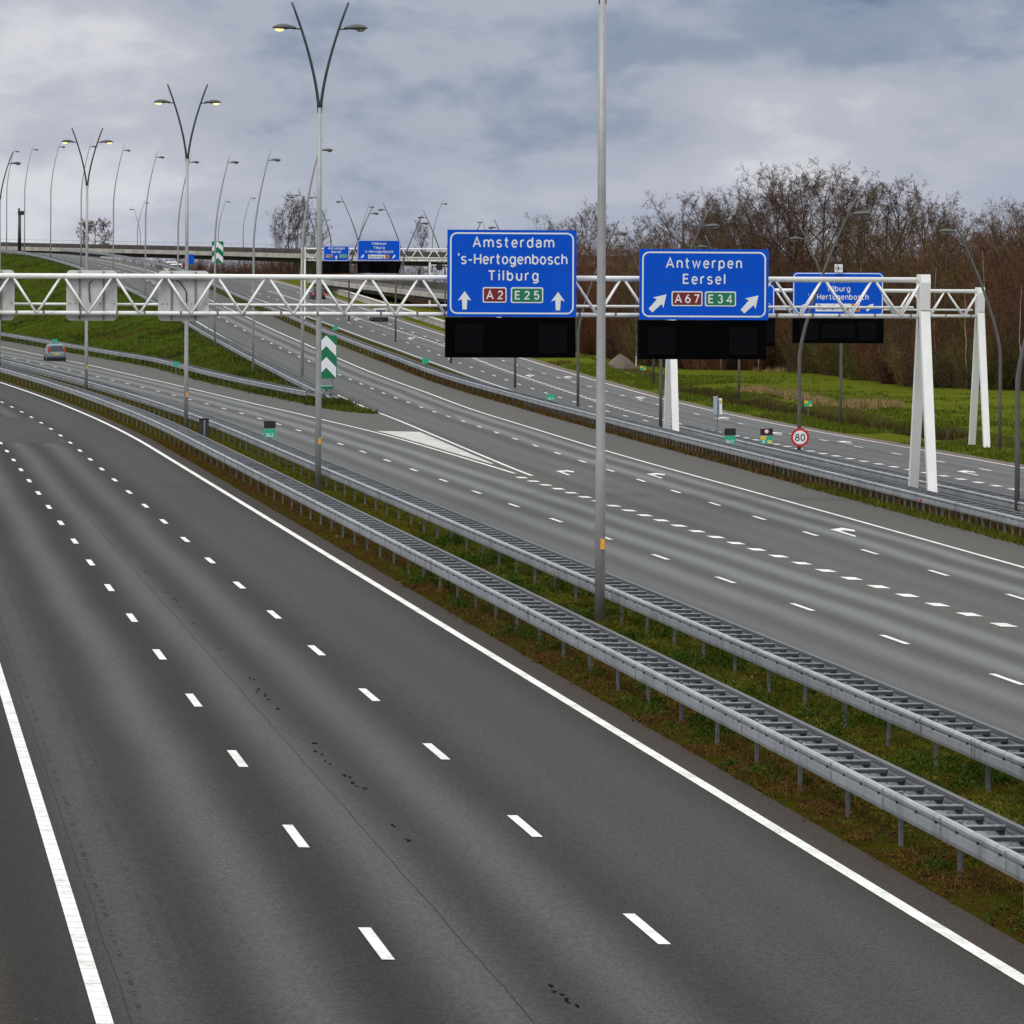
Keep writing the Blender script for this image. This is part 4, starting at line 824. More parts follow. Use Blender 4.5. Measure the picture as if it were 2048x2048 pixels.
# ------------------------------------------------------------------ cars
def loft(m, secs):            # secs: list of (z, half width, y_front, y_back) rings, boxy with chamfered corners
    vs = []; n = 8
    for z, w, y0, y1 in secs:
        c = min(.16, w * .25); vs += [(-w + c, y0, z), (w - c, y0, z), (w, y0 + c, z), (w, y1 - c, z), (w - c, y1, z), (-w + c, y1, z), (-w, y1 - c, z), (-w, y0 + c, z)]
    fs = [(i * n + j, i * n + (j + 1) % n, (i + 1) * n + (j + 1) % n, (i + 1) * n + j) for i in range(len(secs) - 1) for j in range(n)]
    fs += [tuple(range(n))[::-1], tuple(range((len(secs) - 1) * n, len(secs) * n))]; m.add(vs, fs)
def car(label, loc, rz, paint, H=1.55, W=1.75, L=4.2, tall=False, lit=False):
    t = thing('car', label, 'car', loc, rz, 'cars on the motorway'); w = W / 2; belt = H * .56
    m = MB(); loft(m, [(.36, w * .94, .05, L - .1), (.55, w, 0, L), (belt - .1, w * .99, .03, L - .12), (belt, w * .95, .07, L - .3)]); body = m.build('body', paint, t)
    m = MB(); loft(m, [(.20, w * .90, .06, L - .12), (.40, w * .985, -.06, L + .03), (.52, w * .97, -.05, L + .02)]); m.build('bumper', M['bumper'], t)
    y1 = L * (.70 if tall else .66)
    m = MB(); loft(m, [(belt, w * .93, .10, y1 + .55), (H - .12, w * .79, .26, y1 - .12), (H - .03, w * .74, .32, y1 - .25), (H, w * .66, .42, y1 - .45)]); m.build('cabin', paint, t)
    hh = H - .20 - belt
    def lerp(z): u = (z - belt) / (H - .12 - belt); return w * (.93 - .14 * u), .10 + .16 * u, y1 + .55 - .67 * u
    def quad(side, z0, z1):
        return None
    m = MB(); (wa, ya, _), (wb, yb, _) = lerp(belt + .05), lerp(H - .17)
    m.add([(-wa + .15, ya - .012, belt + .05), (wa - .15, ya - .012, belt + .05), (wb - .13, yb - .012, H - .17), (-wb + .13, yb - .012, H - .17)], [(0, 1, 2, 3)]); m.build('rear_window', M['glass'], t)
    for s in (-1, 1):
        m = MB(); (wa, ya, fa), (wb, yb, fb) = lerp(belt + .05), lerp(H - .17)
        for u0, u1 in ((.06, .30), (.33, .62), (.65, .93)):
            m.add([(s * (wa + .008), ya + (fa - ya) * u0 + .05, belt + .05), (s * (wa + .008), ya + (fa - ya) * u1 - .05, belt + .05), (s * (wb + .008), yb + (fb - yb) * u1, H - .17), (s * (wb + .008), yb + (fb - yb) * u0, H - .17)], [(0, 1, 2, 3) if s > 0 else (3, 2, 1, 0)])
        m.build('side_windows', M['glass'], t)
        zl0, zl1 = (belt - .02, H - .25) if tall else (belt - .28, belt - .03)
        m = MB(); m.box((s * (w * .86), .06, (zl0 + zl1) / 2), (.17, .12, zl1 - zl0)); m.build('tail_light', M['taillit'] if lit else M['tail'], t)
        m = MB(); m.box((s * (w + .06), y1 + .1, belt + .03), (.18, .10, .14)); m.build('mirror', paint, t)
        for yy in (.78, L - .85):
            m = MB(); m.tube([(s * (w - .20), yy, .33), (s * (w + .005), yy, .33)], .33, 20); wh = m.build('wheel', M['tyre'], t); m = MB(); m.tube([(s * (w + .004), yy, .33), (s * (w + .014), yy, .33)], .19, 14); m.build('rim', M['rim'], wh)
    m = MB(); m.box((0, -.012, belt - .24 if not tall else .74), (.52, .02, .12)); m.build('number_plate', M['plate'], t)
    m = MB(); (wa, ya, fa), (wb, yb, fb) = lerp(belt + .05), lerp(H - .17); m.add([(wa - .15, fa + .012, belt + .05), (-wa + .15, fa + .012, belt + .05), (-wb + .1, fb + .012, H - .17), (wb - .1, fb + .012, H - .17)], [(0, 1, 2, 3)]); m.build('windscreen', M['glass'], t)
    return t
car('pale blue car driving away on the left branch, red lights high beside its rear window', (-43.35, 485.0, Z('B3', 485) - .01), R(10.8), M['carlight'], 1.70, 1.80, 4.4, True)
car('silver car driving away under the far gantry, half hidden by the near lattice', (-15.2, 590.5, RZ('far', -15.2, 590.5)), R(8), M['carsilver'], 1.52, 1.78, 4.4)
car('dark red car driving away, mostly hidden by the forked lamp pole', (-25.3, 668.0, RZ('far', -25.3, 668)), R(8.5), M['cardark'], 1.50, 1.75, 4.2, lit=True)
car('white van roof showing above the far rail, left one under the flyover', (-54.2, 812.0, 8.95), R(9), M['carwhite'], 2.5, 1.95, 5.2, True); car('white vehicle showing above the far rail, nearer the blue arrow sign', (-50.2, 762.0, RZ('far', -50.2, 762) - .6), R(9), M['carwhite'], 2.6, 2.0, 5.2, True)

# ------------------------------------------------------------------ flyover and underpass
def slab(mb, pts, half, zoff0, zoff1):
    vs = []
    for i, p in enumerate(pts):
        a, b = pts[max(0, i - 1)], pts[min(len(pts) - 1, i + 1)]; d = Vector((b[0] - a[0], b[1] - a[1])).normalized(); nx, ny = -d.y, d.x
        lo, hi = (half if isinstance(half, tuple) else (-half, half))
        for o, z in ((lo, zoff0), (hi, zoff0), (hi, zoff1), (lo, zoff1)): vs.append((p[0] + nx * o, p[1] + ny * o, p[2] + z))
    fs = [(i * 4 + j, i * 4 + (j + 1) % 4, i * 4 + 4 + (j + 1) % 4, i * 4 + 4 + j) for i in range(len(pts) - 1) for j in range(4)] + [(3, 2, 1, 0), tuple((len(pts) - 1) * 4 + k for k in range(4))]
    mb.add(vs, fs)
FO = [(-190, 1270, 18.2), (-143, 1150, 17.0), (-105.7, 1050, 15.55), (-58, 925, 14.0), (-11, 800, 12.35), (28, 700, 11.0), (60, 610, 9.6)]
FO2 = [tuple(np.array(a) * (1 - u) + np.array(b) * u) for a, b in zip(FO[:-1], FO[1:]) for u in np.linspace(0, 1, 6)[:-1]] + [FO[-1]]
t = thing('flyover', 'long concrete flyover with dark stained parapet crossing behind the ramp', 'flyover', (0, 0, 0))
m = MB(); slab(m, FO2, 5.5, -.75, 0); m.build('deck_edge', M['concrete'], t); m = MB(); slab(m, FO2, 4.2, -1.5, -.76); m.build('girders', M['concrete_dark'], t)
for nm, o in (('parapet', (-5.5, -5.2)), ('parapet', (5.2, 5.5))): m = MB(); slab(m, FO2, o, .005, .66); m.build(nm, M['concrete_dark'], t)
for i, (x, y, z) in enumerate([(-128, 1109, 16.4), (-82, 988, 14.8), (-35, 863, 13.2), (6, 757, 11.8)]):
    m = MB()
    m.box((x, y, (z - 1.5) / 2), (1.4, 3.4, z - 1.5 + 2.5), R(20)); m.box((x, y, z - 1.85), (1.8, 8.4, .7), R(20)); m.build('pier', M['concrete'], t)
m = MB(); m.box((-101, 1022, 11.2), (10, 9, 5.2), R(20)); m.build('abutment', M['brick'], t)
RL = MB()
for i in range(0, len(FO2) - 1):
    a, b = np.array(FO2[i]), np.array(FO2[i + 1]); d = (b - a) / np.linalg.norm(b - a); nn = np.array((-d[1], d[0], 0))
    for u in np.linspace(0, 1, 5)[:-1]: p = a + (b - a) * u - nn * -5.3 if False else a + (b - a) * u + nn * -5.35; RL.box((p[0], p[1], p[2] + 1.0), (.05, .05, .7))
RL.tube([tuple(np.array(p) + np.array((0, -5.3, 1.33))) for p in FO2], .035, 5); o = RL.build('railing', M['galv'], t); o['kind'] = 'stuff'
t = thing('underpass_bridge', 'low concrete bridge over a dark underpass, behind the silver car', 'bridge', (0, 0, 0))
UB = [(-25.5, 720, 8.6), (-23.0, 700, 8.4), (-13, 662, 7.4), (-4.5, 628, 6.6), (4, 596, 5.7)]
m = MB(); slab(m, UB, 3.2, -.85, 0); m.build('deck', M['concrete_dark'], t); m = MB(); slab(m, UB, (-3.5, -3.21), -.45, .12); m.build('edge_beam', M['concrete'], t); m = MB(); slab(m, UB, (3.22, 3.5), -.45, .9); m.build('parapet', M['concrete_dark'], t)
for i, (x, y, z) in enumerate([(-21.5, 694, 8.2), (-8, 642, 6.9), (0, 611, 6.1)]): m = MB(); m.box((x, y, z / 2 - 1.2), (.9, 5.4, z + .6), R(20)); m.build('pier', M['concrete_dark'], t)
t = thing('road_wall', 'low concrete wall along the right edge of the far carriageway', 'wall', (0, 0, 0)); WL = [(X('B7', y) + 1.7, y, RZ('far', X('B7', y) + 1, y)) for y in np.arange(548, 712, 6.0)]
m = MB(); slab(m, WL, .22, -.6, .62); m.build('wall_body', M['concrete'], t); m = MB(); slab(m, WL, .28, .62, .74); m.build('coping', M['concrete'], t); e_ = WL[0]; m = MB(); m.box((e_[0] + .6, e_[1] + .5, e_[2] + .3), (2.2, 2.6, 2.2)); m.build('end_block', M['concrete'], t)
t = thing('sand_heap', 'heap of grey brown sand at the edge of the wood, right of the nearest pole', 'sand heap', (11.45, 538, -.85)); m = MB(); vs = []; n = 22; rng = random.Random(5)
for k in range(7):
    u = k / 6
    for j in range(n): a = 2 * math.pi * j / n; rr = (1 - u ** 1.4) * (1.75 + .18 * math.sin(a * 3 + 1) + rng.uniform(-.06, .06)); vs.append((math.cos(a) * rr, math.sin(a) * rr * 1.2, u * 1.62 + rng.uniform(-.03, .03)))
m.add(vs, [(i * n + j, i * n + (j + 1) % n, (i + 1) * n + (j + 1) % n, (i + 1) * n + j) for i in range(6) for j in range(n)]); m.build('sand', M['sand'], t, True)

# ------------------------------------------------------------------ grasses, weeds and straw (uncountable: one object each)
def big_mesh(name, V, F3, mat, kind='stuff', cols=None):
    me = bpy.data.meshes.new(name); nv, nf = len(V), len(F3)
    me.vertices.add(nv); me.vertices.foreach_set('co', np.asarray(V, np.float32).ravel()); me.loops.add(nf * 3); me.loops.foreach_set('vertex_index', np.asarray(F3, np.int32).ravel())
    me.polygons.add(nf); me.polygons.foreach_set('loop_start', np.arange(0, nf * 3, 3, dtype=np.int32)); me.polygons.foreach_set('loop_total', np.full(nf, 3, np.int32))
    me.materials.append(mat); me.update(calc_edges=True); me.validate()
    if cols is not None:
        ca = me.color_attributes.new('tone', 'FLOAT_COLOR', 'POINT'); c4 = np.ones((nv, 4), np.float32); c4[:, :3] = cols; ca.data.foreach_set('color', c4.ravel())
    o = link(name, me); 
    if kind: o['kind'] = kind
    return o
def tufts(name, P, nb, hgt, wid, spread, mat, kind='stuff'):
    """P: (n,3) roots; each tuft gets nb blades"""
    n = len(P); Q = np.repeat(P, nb, 0) + np.column_stack([RNG.normal(0, spread, n * nb), RNG.normal(0, spread, n * nb), np.zeros(n * nb)])
    N_ = len(Q); a = RNG.uniform(0, 2 * np.pi, N_); h = hgt * RNG.uniform(.45, 1.25, N_) * np.repeat(RNG.uniform(.55, 1.3, n), nb); ln = RNG.uniform(.1, .75, N_) * h; w = wid * RNG.uniform(.6, 1.4, N_)
    d = RNG.uniform(0, 2 * np.pi, N_); dx, dy = np.cos(a) * w, np.sin(a) * w
    A = Q + np.column_stack([-dx, -dy, np.full(N_, -.03)]); B = Q + np.column_stack([dx, dy, np.full(N_, -.03)]); C = Q + np.column_stack([np.cos(d) * ln, np.sin(d) * ln, h])
    V = np.stack([A, B, C], 1).reshape(-1, 3); return big_mesh(name, V, np.arange(N_ * 3).reshape(-1, 3), mat, kind)
def strip(n0, n1, y0, y1, dens, noise_keep=None):
    L = y1 - y0; k = int(L * abs(n1 - n0) * dens); Y = RNG.uniform(y0, y1, k); nn = RNG.uniform(n0, n1, k); x = np.array([XN(y, q) for y, q in zip(Y, nn)]); z = np.array([rise(y) for y in Y]) - .03
    return np.column_stack([x, Y, z])
def patchy(P, sc_, keep, seed=0.0):
    v = np.sin(P[:, 0] * sc_ * 1.3 + seed) * np.sin(P[:, 1] * sc_ * .7 + seed * 2.1) + .6 * np.sin(P[:, 0] * sc_ * 2.9 - P[:, 1] * sc_ * 1.7 + seed) + RNG.normal(0, .35, len(P)); return P[v > keep]
bl_brown = blade_mat('brown_blades', [(.085, .040, .016), (.120, .066, .022), (.062, .048, .014), (.035, .030, .012)]); bl_moss = blade_mat('moss_blades', [(.030, .042, .008), (.060, .070, .012), (.088, .088, .018), (.045, .060, .010)]); bl_green = blade_mat('green_weeds', [(.016, .042, .007), (.028, .064, .010), (.046, .085, .013)]); bl_straw = blade_mat('straw_blades', [(.25, .175, .08), (.32, .235, .115), (.19, .13, .055), (.12, .085, .034)]); bl_field = blade_mat('field_blades', [(.050, .070, .006), (.070, .096, .008), (.094, .100, .012)]); bl_yel = blade_mat('yellow_green_weeds', [(.030, .045, .006), (.075, .085, .010), (.130, .125, .014)])
def cushions(name, P, n, rad, hgt, leaf, mat):
    k = len(P); rr = rad * RNG.uniform(.45, 1.35, k); Q = np.repeat(P, n, 0); r_ = np.repeat(rr, n); N_ = len(Q)
    a = RNG.uniform(0, 2 * np.pi, N_); u = np.sqrt(RNG.uniform(0, 1, N_)); z = np.sqrt(np.maximum(0, 1 - u ** 2)) * RNG.uniform(.55, 1.05, N_) * hgt * r_ / rad
    C = Q + np.column_stack([np.cos(a) * u * r_, np.sin(a) * u * r_, z]); L = leaf * RNG.uniform(.5, 1.5, N_)
    def rv(s): v = RNG.normal(0, 1, (N_, 3)); v /= np.linalg.norm(v, axis=1)[:, None]; return v * (L * s)[:, None]
    out = np.column_stack([np.cos(a) * u, np.sin(a) * u, np.full(N_, .8)]) * (L * .9)[:, None]
    return big_mesh(name, np.stack([C + rv(.5), C + rv(.5), C + out + rv(.35)], 1).reshape(-1, 3), np.arange(N_ * 3).reshape(-1, 3), mat)
cushions('verge_litter', np.vstack([patchy(strip(13.86, 15.7, 58, 135, 13), .9, -.5, 1.0), patchy(strip(13.9, 15.4, 135, 260, 7), .7, -.6, 1.0)]), 70, .15, .15, .030, blade_mat('brown_cushion', [(.036, .015, .006), (.086, .037, .012), (.135, .076, .022), (.056, .050, .009)]))
cushions('verge_moss', np.vstack([patchy(strip(14.9, 18.72, 58, 135, 12), .8, -.4, 3.0), patchy(strip(15.2, 18.6, 135, 270, 7), .6, -.6, 3.0)]), 66, .16, .12, .030, blade_mat('moss_cushion', [(.046, .056, .006), (.088, .096, .009), (.140, .130, .016), (.078, .052, .011)]))
cushions('verge_weeds', np.vstack([patchy(strip(14.0, 15.6, 58, 140, 3.0), 1.1, .2, 5.0), patchy(strip(15.2, 18.6, 58, 160, 3.6), .9, .35, 6.0)]), 150, .27, .33, .045, blade_mat('weed_cushion', [(.014, .034, .004), (.028, .058, .006), (.046, .080, .008)]))
cushions('verge_pale_weeds', patchy(strip(14.1, 18.6, 58, 180, 2.0), 1.0, .5, 9.0), 70, .16, .12, .036, blade_mat('pale_cushion', [(.050, .066, .008), (.075, .085, .012), (.110, .105, .022)]))
tufts('verge_grass', patchy(strip(14.2, 18.7, 58, 150, 5), .8, .1, 2.0), 9, .12, .014, .07, bl_moss)
lt = patchy(strip(13.9, 18.4, 58, 180, .28), .5, .2, 2.0); tufts('verge_leaves', lt, 3, .05, .06, .10, blade_mat('pale_leaves', [(.30, .20, .12), (.45, .38, .30), (.20, .11, .05)]))
Yb = RNG.uniform(150, 215, 2600); tufts('rail_weeds', np.column_stack([[X('B5', y) + u for y, u in zip(Yb, RNG.uniform(-.05, .75, 2600))], Yb, np.full(2600, -.5)]), 9, .20, .035, .12, bl_yel)
Yb = RNG.uniform(205, 470, 5200); tufts('rail_grass', np.column_stack([[X('B5', y) + u for y, u in zip(Yb, RNG.uniform(.1, 1.6, 5200))], Yb, [Z('B5', y) - .05 for y in Yb]]), 8, .30, .03, .14, bl_brown)
Yb = RNG.uniform(150, 250, 2600); tufts('leg_weeds', np.column_stack([[X('B5', y) + u for y, u in zip(Yb, RNG.uniform(.6, 2.6, 2600))], Yb, np.full(2600, -.52)]), 10, .42, .035, .16, bl_brown)
# embankment and gore
def bank_pts(n, y0, y1):
    out_ = []
    for _ in range(n):
        Y = RNG.uniform(y0, y1); i = int((Y - YS[0]) / 4); rw = rows[i + 1]; xs = [p[0] for p in rw]; u = RNG.uniform(0, 1); a, b = X('B3', Y), X('B4', Y); x = a + (b - a) * u
        z0 = np.interp(x, xs, [p[1] for p in rw]); rw2 = rows[i + 2]; z1 = np.interp(x, [p[0] for p in rw2], [p[1] for p in rw2]); f = (Y - YS[i]) / 4; out_.append((x, Y, z0 * (1 - f) + z1 * f - .02))
    return np.array(out_)
bk = bank_pts(20000, 324, 960); tufts('bank_tufts', patchy(bk, .25, -.35, 2.0), 7, .26, .05, .25, blade_mat('bank_blades', [(.034, .064, .005), (.052, .080, .007), (.084, .082, .012), (.060, .044, .009)]))
tufts('bank_dark_tufts', patchy(bk, .19, 1.1, 7.0), 12, .34, .05, .3, blade_mat('bank_dark_blades', [(.014, .034, .006), (.024, .050, .008), (.060, .042, .014)]))
# verge and field of the far carriageway
def field_z(x, Y):
    i = int((Y - YS[0]) / 4) + 1; rw = rows[i]; return float(np.interp(x, [p[0] for p in rw], [p[1] for p in rw]))
fp = []
for _ in range(16000):
    Y = RNG.uniform(225, 500); x = X('B7', Y) + .2 + abs(RNG.normal(0, 1)) * 9; fp.append((x, Y, field_z(x, Y)))
fp = np.array(fp); tufts('field_tufts', patchy(fp, .12, -.2, 1.0), 8, .20, .05, .25, bl_field); tufts('field_dry_tufts', patchy(fp, .16, 1.5, 4.0), 9, .26, .05, .25, bl_brown)
st = []
for cx, cy, rx, ry, n in ((19.8, 407, .5, 6, 260), (21.6, 387, .4, 6, 300), (22.6, 374, .4, 4, 200), (23.9, 351, .4, 3, 150), (25.4, 358, .4, 2.5, 170), (27.4, 366, .5, 2, 140), (31, 521, 4, 2.0, 160)):
    for _ in range(n): x = cx + RNG.normal(0, rx * .6); y = cy + RNG.normal(0, ry * .6); x += -(y - cy) * .09; st.append((x, y, field_z(x, y)))
tufts('straw', np.array(st), 12, .55, .035, .2, bl_straw)
dg_ = []
for _ in range(1500): y = RNG.uniform(300, 420); x = X('B7', y) + 2.2 + 1.2 + RNG.uniform(0, 3.4); dg_.append((x, y, field_z(x, y)))
tufts('ditch_weeds', patchy(np.array(dg_), .2, -.1, 3.0), 12, .5, .04, .2, blade_mat('ditch_blades', [(.040, .026, .010), (.062, .044, .015), (.036, .040, .009)]))

# ------------------------------------------------------------------ trees
def limb(V, F, p, q, r0, r1, n=3):
    p = np.array(p, float); q = np.array(q, float); d = q - p; d /= max(1e-6, np.linalg.norm(d)); a = np.cross(d, (0.3, 0.2, 1.0) if abs(d[2]) < .9 else (1, 0, 0)); a /= np.linalg.norm(a); b = np.cross(d, a); k = len(V)
    for c, r in ((p, r0), (q, r1)):
        for j in range(n): th = 2 * math.pi * j / n; V.append(c + (a * math.cos(th) + b * math.sin(th)) * r)
    for j in range(n): x, y = k + j, k + (j + 1) % n; F.append((x, y, y + n)); F.append((x, y + n, x + n))
def twig(V, F, p, q, r):
    p = np.array(p); q = np.array(q); d = q - p; L = np.linalg.norm(d)
    for s in range(3):
        if s == 0: p1, q1 = p, q
        else: p1 = p + d * rs2.uniform(.2, .7); e = d / L + rs2.normal(0, .42, 3); q1 = p1 + e / np.linalg.norm(e) * L * rs2.uniform(.35, .6)
        a = np.cross(q1 - p1, rs2.normal(0, 1, 3)); a /= max(1e-6, np.linalg.norm(a)); k = len(V); V.extend([p1 - a * r, p1 + a * r, q1]); F.append((k, k + 1, k + 2)); TW.append(len(F) - 1)
def grow(seed, H, spread=.55, trunk_r=.20, first=.28, nl=14, up=.55, dens=1.2, twigr=.010):
    """trunk as its own mesh data, crown (limbs, branches, twigs) as another"""
    global rs2, TW
    TW = []
    rs2 = np.random.default_rng(seed); TV, TF, V, F = [], [], [], []
    ps = [np.array((0, 0, -.4))]; lean = rs2.normal(0, .03, 2); K = 9
    for i in range(1, K + 1): ps.append(ps[-1] + np.array((lean[0] + rs2.normal(0, .035), lean[1] + rs2.normal(0, .035), 1)) * (H * .86 / K))
    rad = [trunk_r * (1 - .9 * (i / K) ** .85) + .015 for i in range(K + 1)]
    for i in range(K): limb(TV, TF, ps[i], ps[i + 1], rad[i], rad[i + 1], 6)
    def branch(p, d, L, r, lev):
        seg = 4 if lev == 1 else 3; q = np.array(p); pts = [q]; dd = np.array(d)
        for s in range(seg):
            dd = dd + np.array((rs2.normal(0, .13), rs2.normal(0, .13), (.07 if lev == 1 else .03) if lev < 3 else rs2.normal(.0, .1))); dd /= np.linalg.norm(dd); q = q + dd * L / seg; pts.append(q)
        for s in range(seg):
            if lev <= 2: limb(V, F, pts[s], pts[s + 1], r * (1 - s / seg * .75), r * (1 - (s + 1) / seg * .75), 4 if lev == 1 else 3)
            else: limb(V, F, pts[s], pts[s + 1], r * (1 - s / seg * .6), r * (1 - (s + 1) / seg * .6), 3)
        if lev == 3:
            for s in range(int(9 * dens)):
                u = rs2.uniform(.15, 1); j = min(seg - 1, int(u * seg)); b = pts[j] + (pts[j + 1] - pts[j]) * (u * seg - j); e = dd + rs2.normal(0, .55, 3); e /= np.linalg.norm(e); twig(V, F, b, b + e * rs2.uniform(.3, .75) * (L * .75 + .15), twigr)
            return
        nk = (9 if lev == 1 else 7); nk = int(nk * (.8 + .4 * rs2.random()))
        for s in range(nk):
            u = .22 + .78 * (s + rs2.random()) / nk; u = min(.999, u); j = min(seg - 1, int(u * seg)); b = pts[j] + (pts[j + 1] - pts[j]) * (u * seg - j)
            e = dd * .8 + rs2.normal(0, .56, 3); e /= np.linalg.norm(e); branch(b, e, L * (.46 - .20 * u) * rs2.uniform(.75, 1.2), r * (.50 - .25 * u), lev + 1)
    rx, rz_, cz = H * spread * .5, H * (1 - first) * .56, H * (first + (1 - first) * .46)
    for i in range(nl):
        u = first * .8 + (.84 - first * .8) * (i + rs2.random() * .8) / nl; j = min(K - 1, int(u / .86 * K)); b = ps[j] + (ps[j + 1] - ps[j]) * (u / .86 * K - j); az = i * 2.4 + rs2.normal(0, .35)
        v_ = (u - first * .8) / (.84 - first * .8); el_ = R(6 + up * 38 + 36 * v_ + rs2.normal(0, 8)); e = np.array((math.cos(az) * math.cos(el_), math.sin(az) * math.cos(el_), math.sin(el_)))
        o_ = (b - np.array((0, 0, cz))) / np.array((rx, rx, rz_)); d_ = e / np.array((rx, rx, rz_)); A_, B_, C_ = d_ @ d_, 2 * o_ @ d_, o_ @ o_ - 1; ds = B_ * B_ - 4 * A_ * C_; Lb = (-B_ + math.sqrt(ds)) / (2 * A_) if ds > 0 else H * .2
        branch(b, e, max(H * .10, Lb) * rs2.uniform(.84, 1.05), max(.05, rad[j] * .66), 1)
    return (np.array(TV), np.array(TF)), (np.array(V), np.array(F), np.array(TW))
def tri_mesh(name, V, F, mat):
    o = big_mesh(name, V, F, mat, None); me = o.data; bpy.data.objects.remove(o); return me
def tree_kind(seed, H, mat, **k):
    (tv, tf), (v, f, tw) = grow(seed, H, **k); cr = tri_mesh('crown', v, f, mat); cr.materials.append(M['twig']); mi = np.zeros(len(f), np.int32); mi[tw] = 1; cr.polygons.foreach_set('material_index', mi); return tri_mesh('trunk', tv, tf, mat), cr, H
KT = [tree_kind(11, 20, M['bark'], spread=.74, first=.34, nl=12, up=.55, dens=1.2, trunk_r=.26), tree_kind(12, 20, M['bark'], spread=.56, first=.38, nl=12, up=.62, dens=1.2, trunk_r=.24), tree_kind(13, 18, M['barkb'], spread=.72, first=.28, nl=14, up=.5, dens=1.2), tree_kind(14, 18, M['bark'], spread=.95, first=.26, nl=14, up=.35, dens=1.3, trunk_r=.26), tree_kind(15, 19, M['barkb'], spread=.48, first=.36, nl=12, up=.7, dens=1.2)]
KP = [tree_kind(21, 16, M['bark'], spread=.50, first=.14, nl=16, up=.85, trunk_r=.15), tree_kind(22, 15, M['barkb'], spread=.44, first=.16, nl=16, up=.9, trunk_r=.14)]
KR = [tree_kind(31, 9, M['bark'], spread=.95, first=.20, nl=16, up=.4, trunk_r=.16, twigr=.014, dens=2.0)]
def tree(kind, name, label, cat, x, y, z, h, rz, group, sxy=1.0):
    tr, cr, H = kind; t = thing(name, label, cat, (x, y, z), rz, group); s = h / H
    for nm, me in (('trunk', tr), ('crown', cr)): o = link(nm, me, t); o.scale = (s * sxy, s * sxy, s)
    return t
SK = 'tall bare trees of the wood on the right'
# (picture-measured place, distance, top height, kind)
SKY = [(12.2, 690, 17.0, 4), (17.0, 655, 16.8, 1), (21.5, 622, 16.4, 2), (19.4, 588, 18.0, 3), (22.4, 580, 18.4, 3), (24.9, 570, 17.0, 2), (25.8, 548, 19.4, 0), (28.2, 552, 21.0, 1), (29.6, 535, 21.6, 0), (31.9, 530, 21.4, 0), (34.4, 534, 20.0, 4),
       (35.4, 520, 19.4, 1), (37.4, 515, 19.4, 0), (39.4, 515, 19.3, 1), (40.0, 494, 16.8, 2), (42.4, 488, 14.6, 3), (44.2, 478, 14.0, 4), (45.8, 470, 14.8, 3), (47.2, 462, 16.4, 0), (50.5, 465, 16.6, 1), (26.6, 600, 18.4, 2), (33.5, 565, 19.0, 2), (15.0, 602, 13.4, 2), (53.5, 455, 16.6, 0), (23.4, 562, 17.6, 0), (30.6, 545, 20.8, 1), (36.4, 530, 18.8, 2), (48.8, 468, 15.8, 3), (27.0, 575, 18.6, 0), (41.0, 508, 17.2, 2)]
KINDW = {0: 'broad bare tree', 1: 'tall bare tree', 2: 'bushy brown bare tree', 3: 'round spreading bare tree', 4: 'slender brown bare tree'}
order = sorted(range(len(SKY)), key=lambda i: SKY[i][0] / SKY[i][1])
nth = {i: k for k, i in enumerate(order)}
def nthw(k):
    return ordw[k] if k < len(ordw) else ['twelfth', 'thirteenth', 'fourteenth', 'fifteenth', 'sixteenth', 'seventeenth', 'eighteenth', 'nineteenth', 'twentieth', 'twenty-first', 'twenty-second', 'twenty-third', 'twenty-fourth', 'twenty-fifth', 'twenty-sixth', 'twenty-seventh', 'twenty-eighth', 'twenty-ninth', 'thirtieth', 'thirty-first', 'thirty-second', 'thirty-third'][k - len(ordw)]
for i, (x, y, h, kd) in enumerate(SKY):
    tree(KT[kd], 'bare_tree', '%s, %s from the left along the skyline of the wood' % (KINDW[kd], nthw(nth[i])), 'tree', x, y, -.9, h + .9 - .4 + random.uniform(-.4, .4), random.uniform(0, 6.28), SK)
for x, y, z, h, kd, lb in ((-41.6, 915, 8, 13.2, 0, 'tall bare poplar left of the forked lamp pole, leftmost of its row'), (-39.6, 905, 8, 15.6, 0, 'tallest bare poplar behind the leaning lamp posts'), (-38.9, 925, 8, 14.9, 1, 'bare poplar behind the leaning lamp posts, third of its row'), (-37.2, 910, 8, 15.2, 1, 'bare poplar behind the tall bent lamp post at the gore'), (-34.8, 915, 8, 13.0, 0, 'bare poplar showing just right of the forked lamp pole'),
                           (-15.6, 860, 7, 11.5, 1, 'bare poplar behind the top of the far Tilburg sign'), (-9.2, 880, 6, 11.0, 0, 'bare poplar between the far Tilburg sign and the Amsterdam sign'), (10.5, 760, 2, 17.0, 1, 'bare poplar right of the nearest pole, at the left end of the wood'), (12.4, 740, 2, 17.6, 0, 'dense bare poplar right of the nearest pole, at the left end of the wood')):
    tree(KP[kd], 'bare_poplar', lb, 'tree', x, y, z, h, random.uniform(0, 6), 'bare poplars far behind the roads', .78)
tree(KR[0], 'bare_round_tree', 'lone bare round tree standing behind the flyover on the left', 'tree', -90.2, 1100, 12.5, 9.2, .7, 'lone bare trees far behind the roads')
tree(KT[2], 'bare_round_tree', 'bare round tree showing above the right half of the Amsterdam sign', 'tree', 4.6, 760, -.8, 18.6, 1.7, 'lone bare trees far behind the roads')
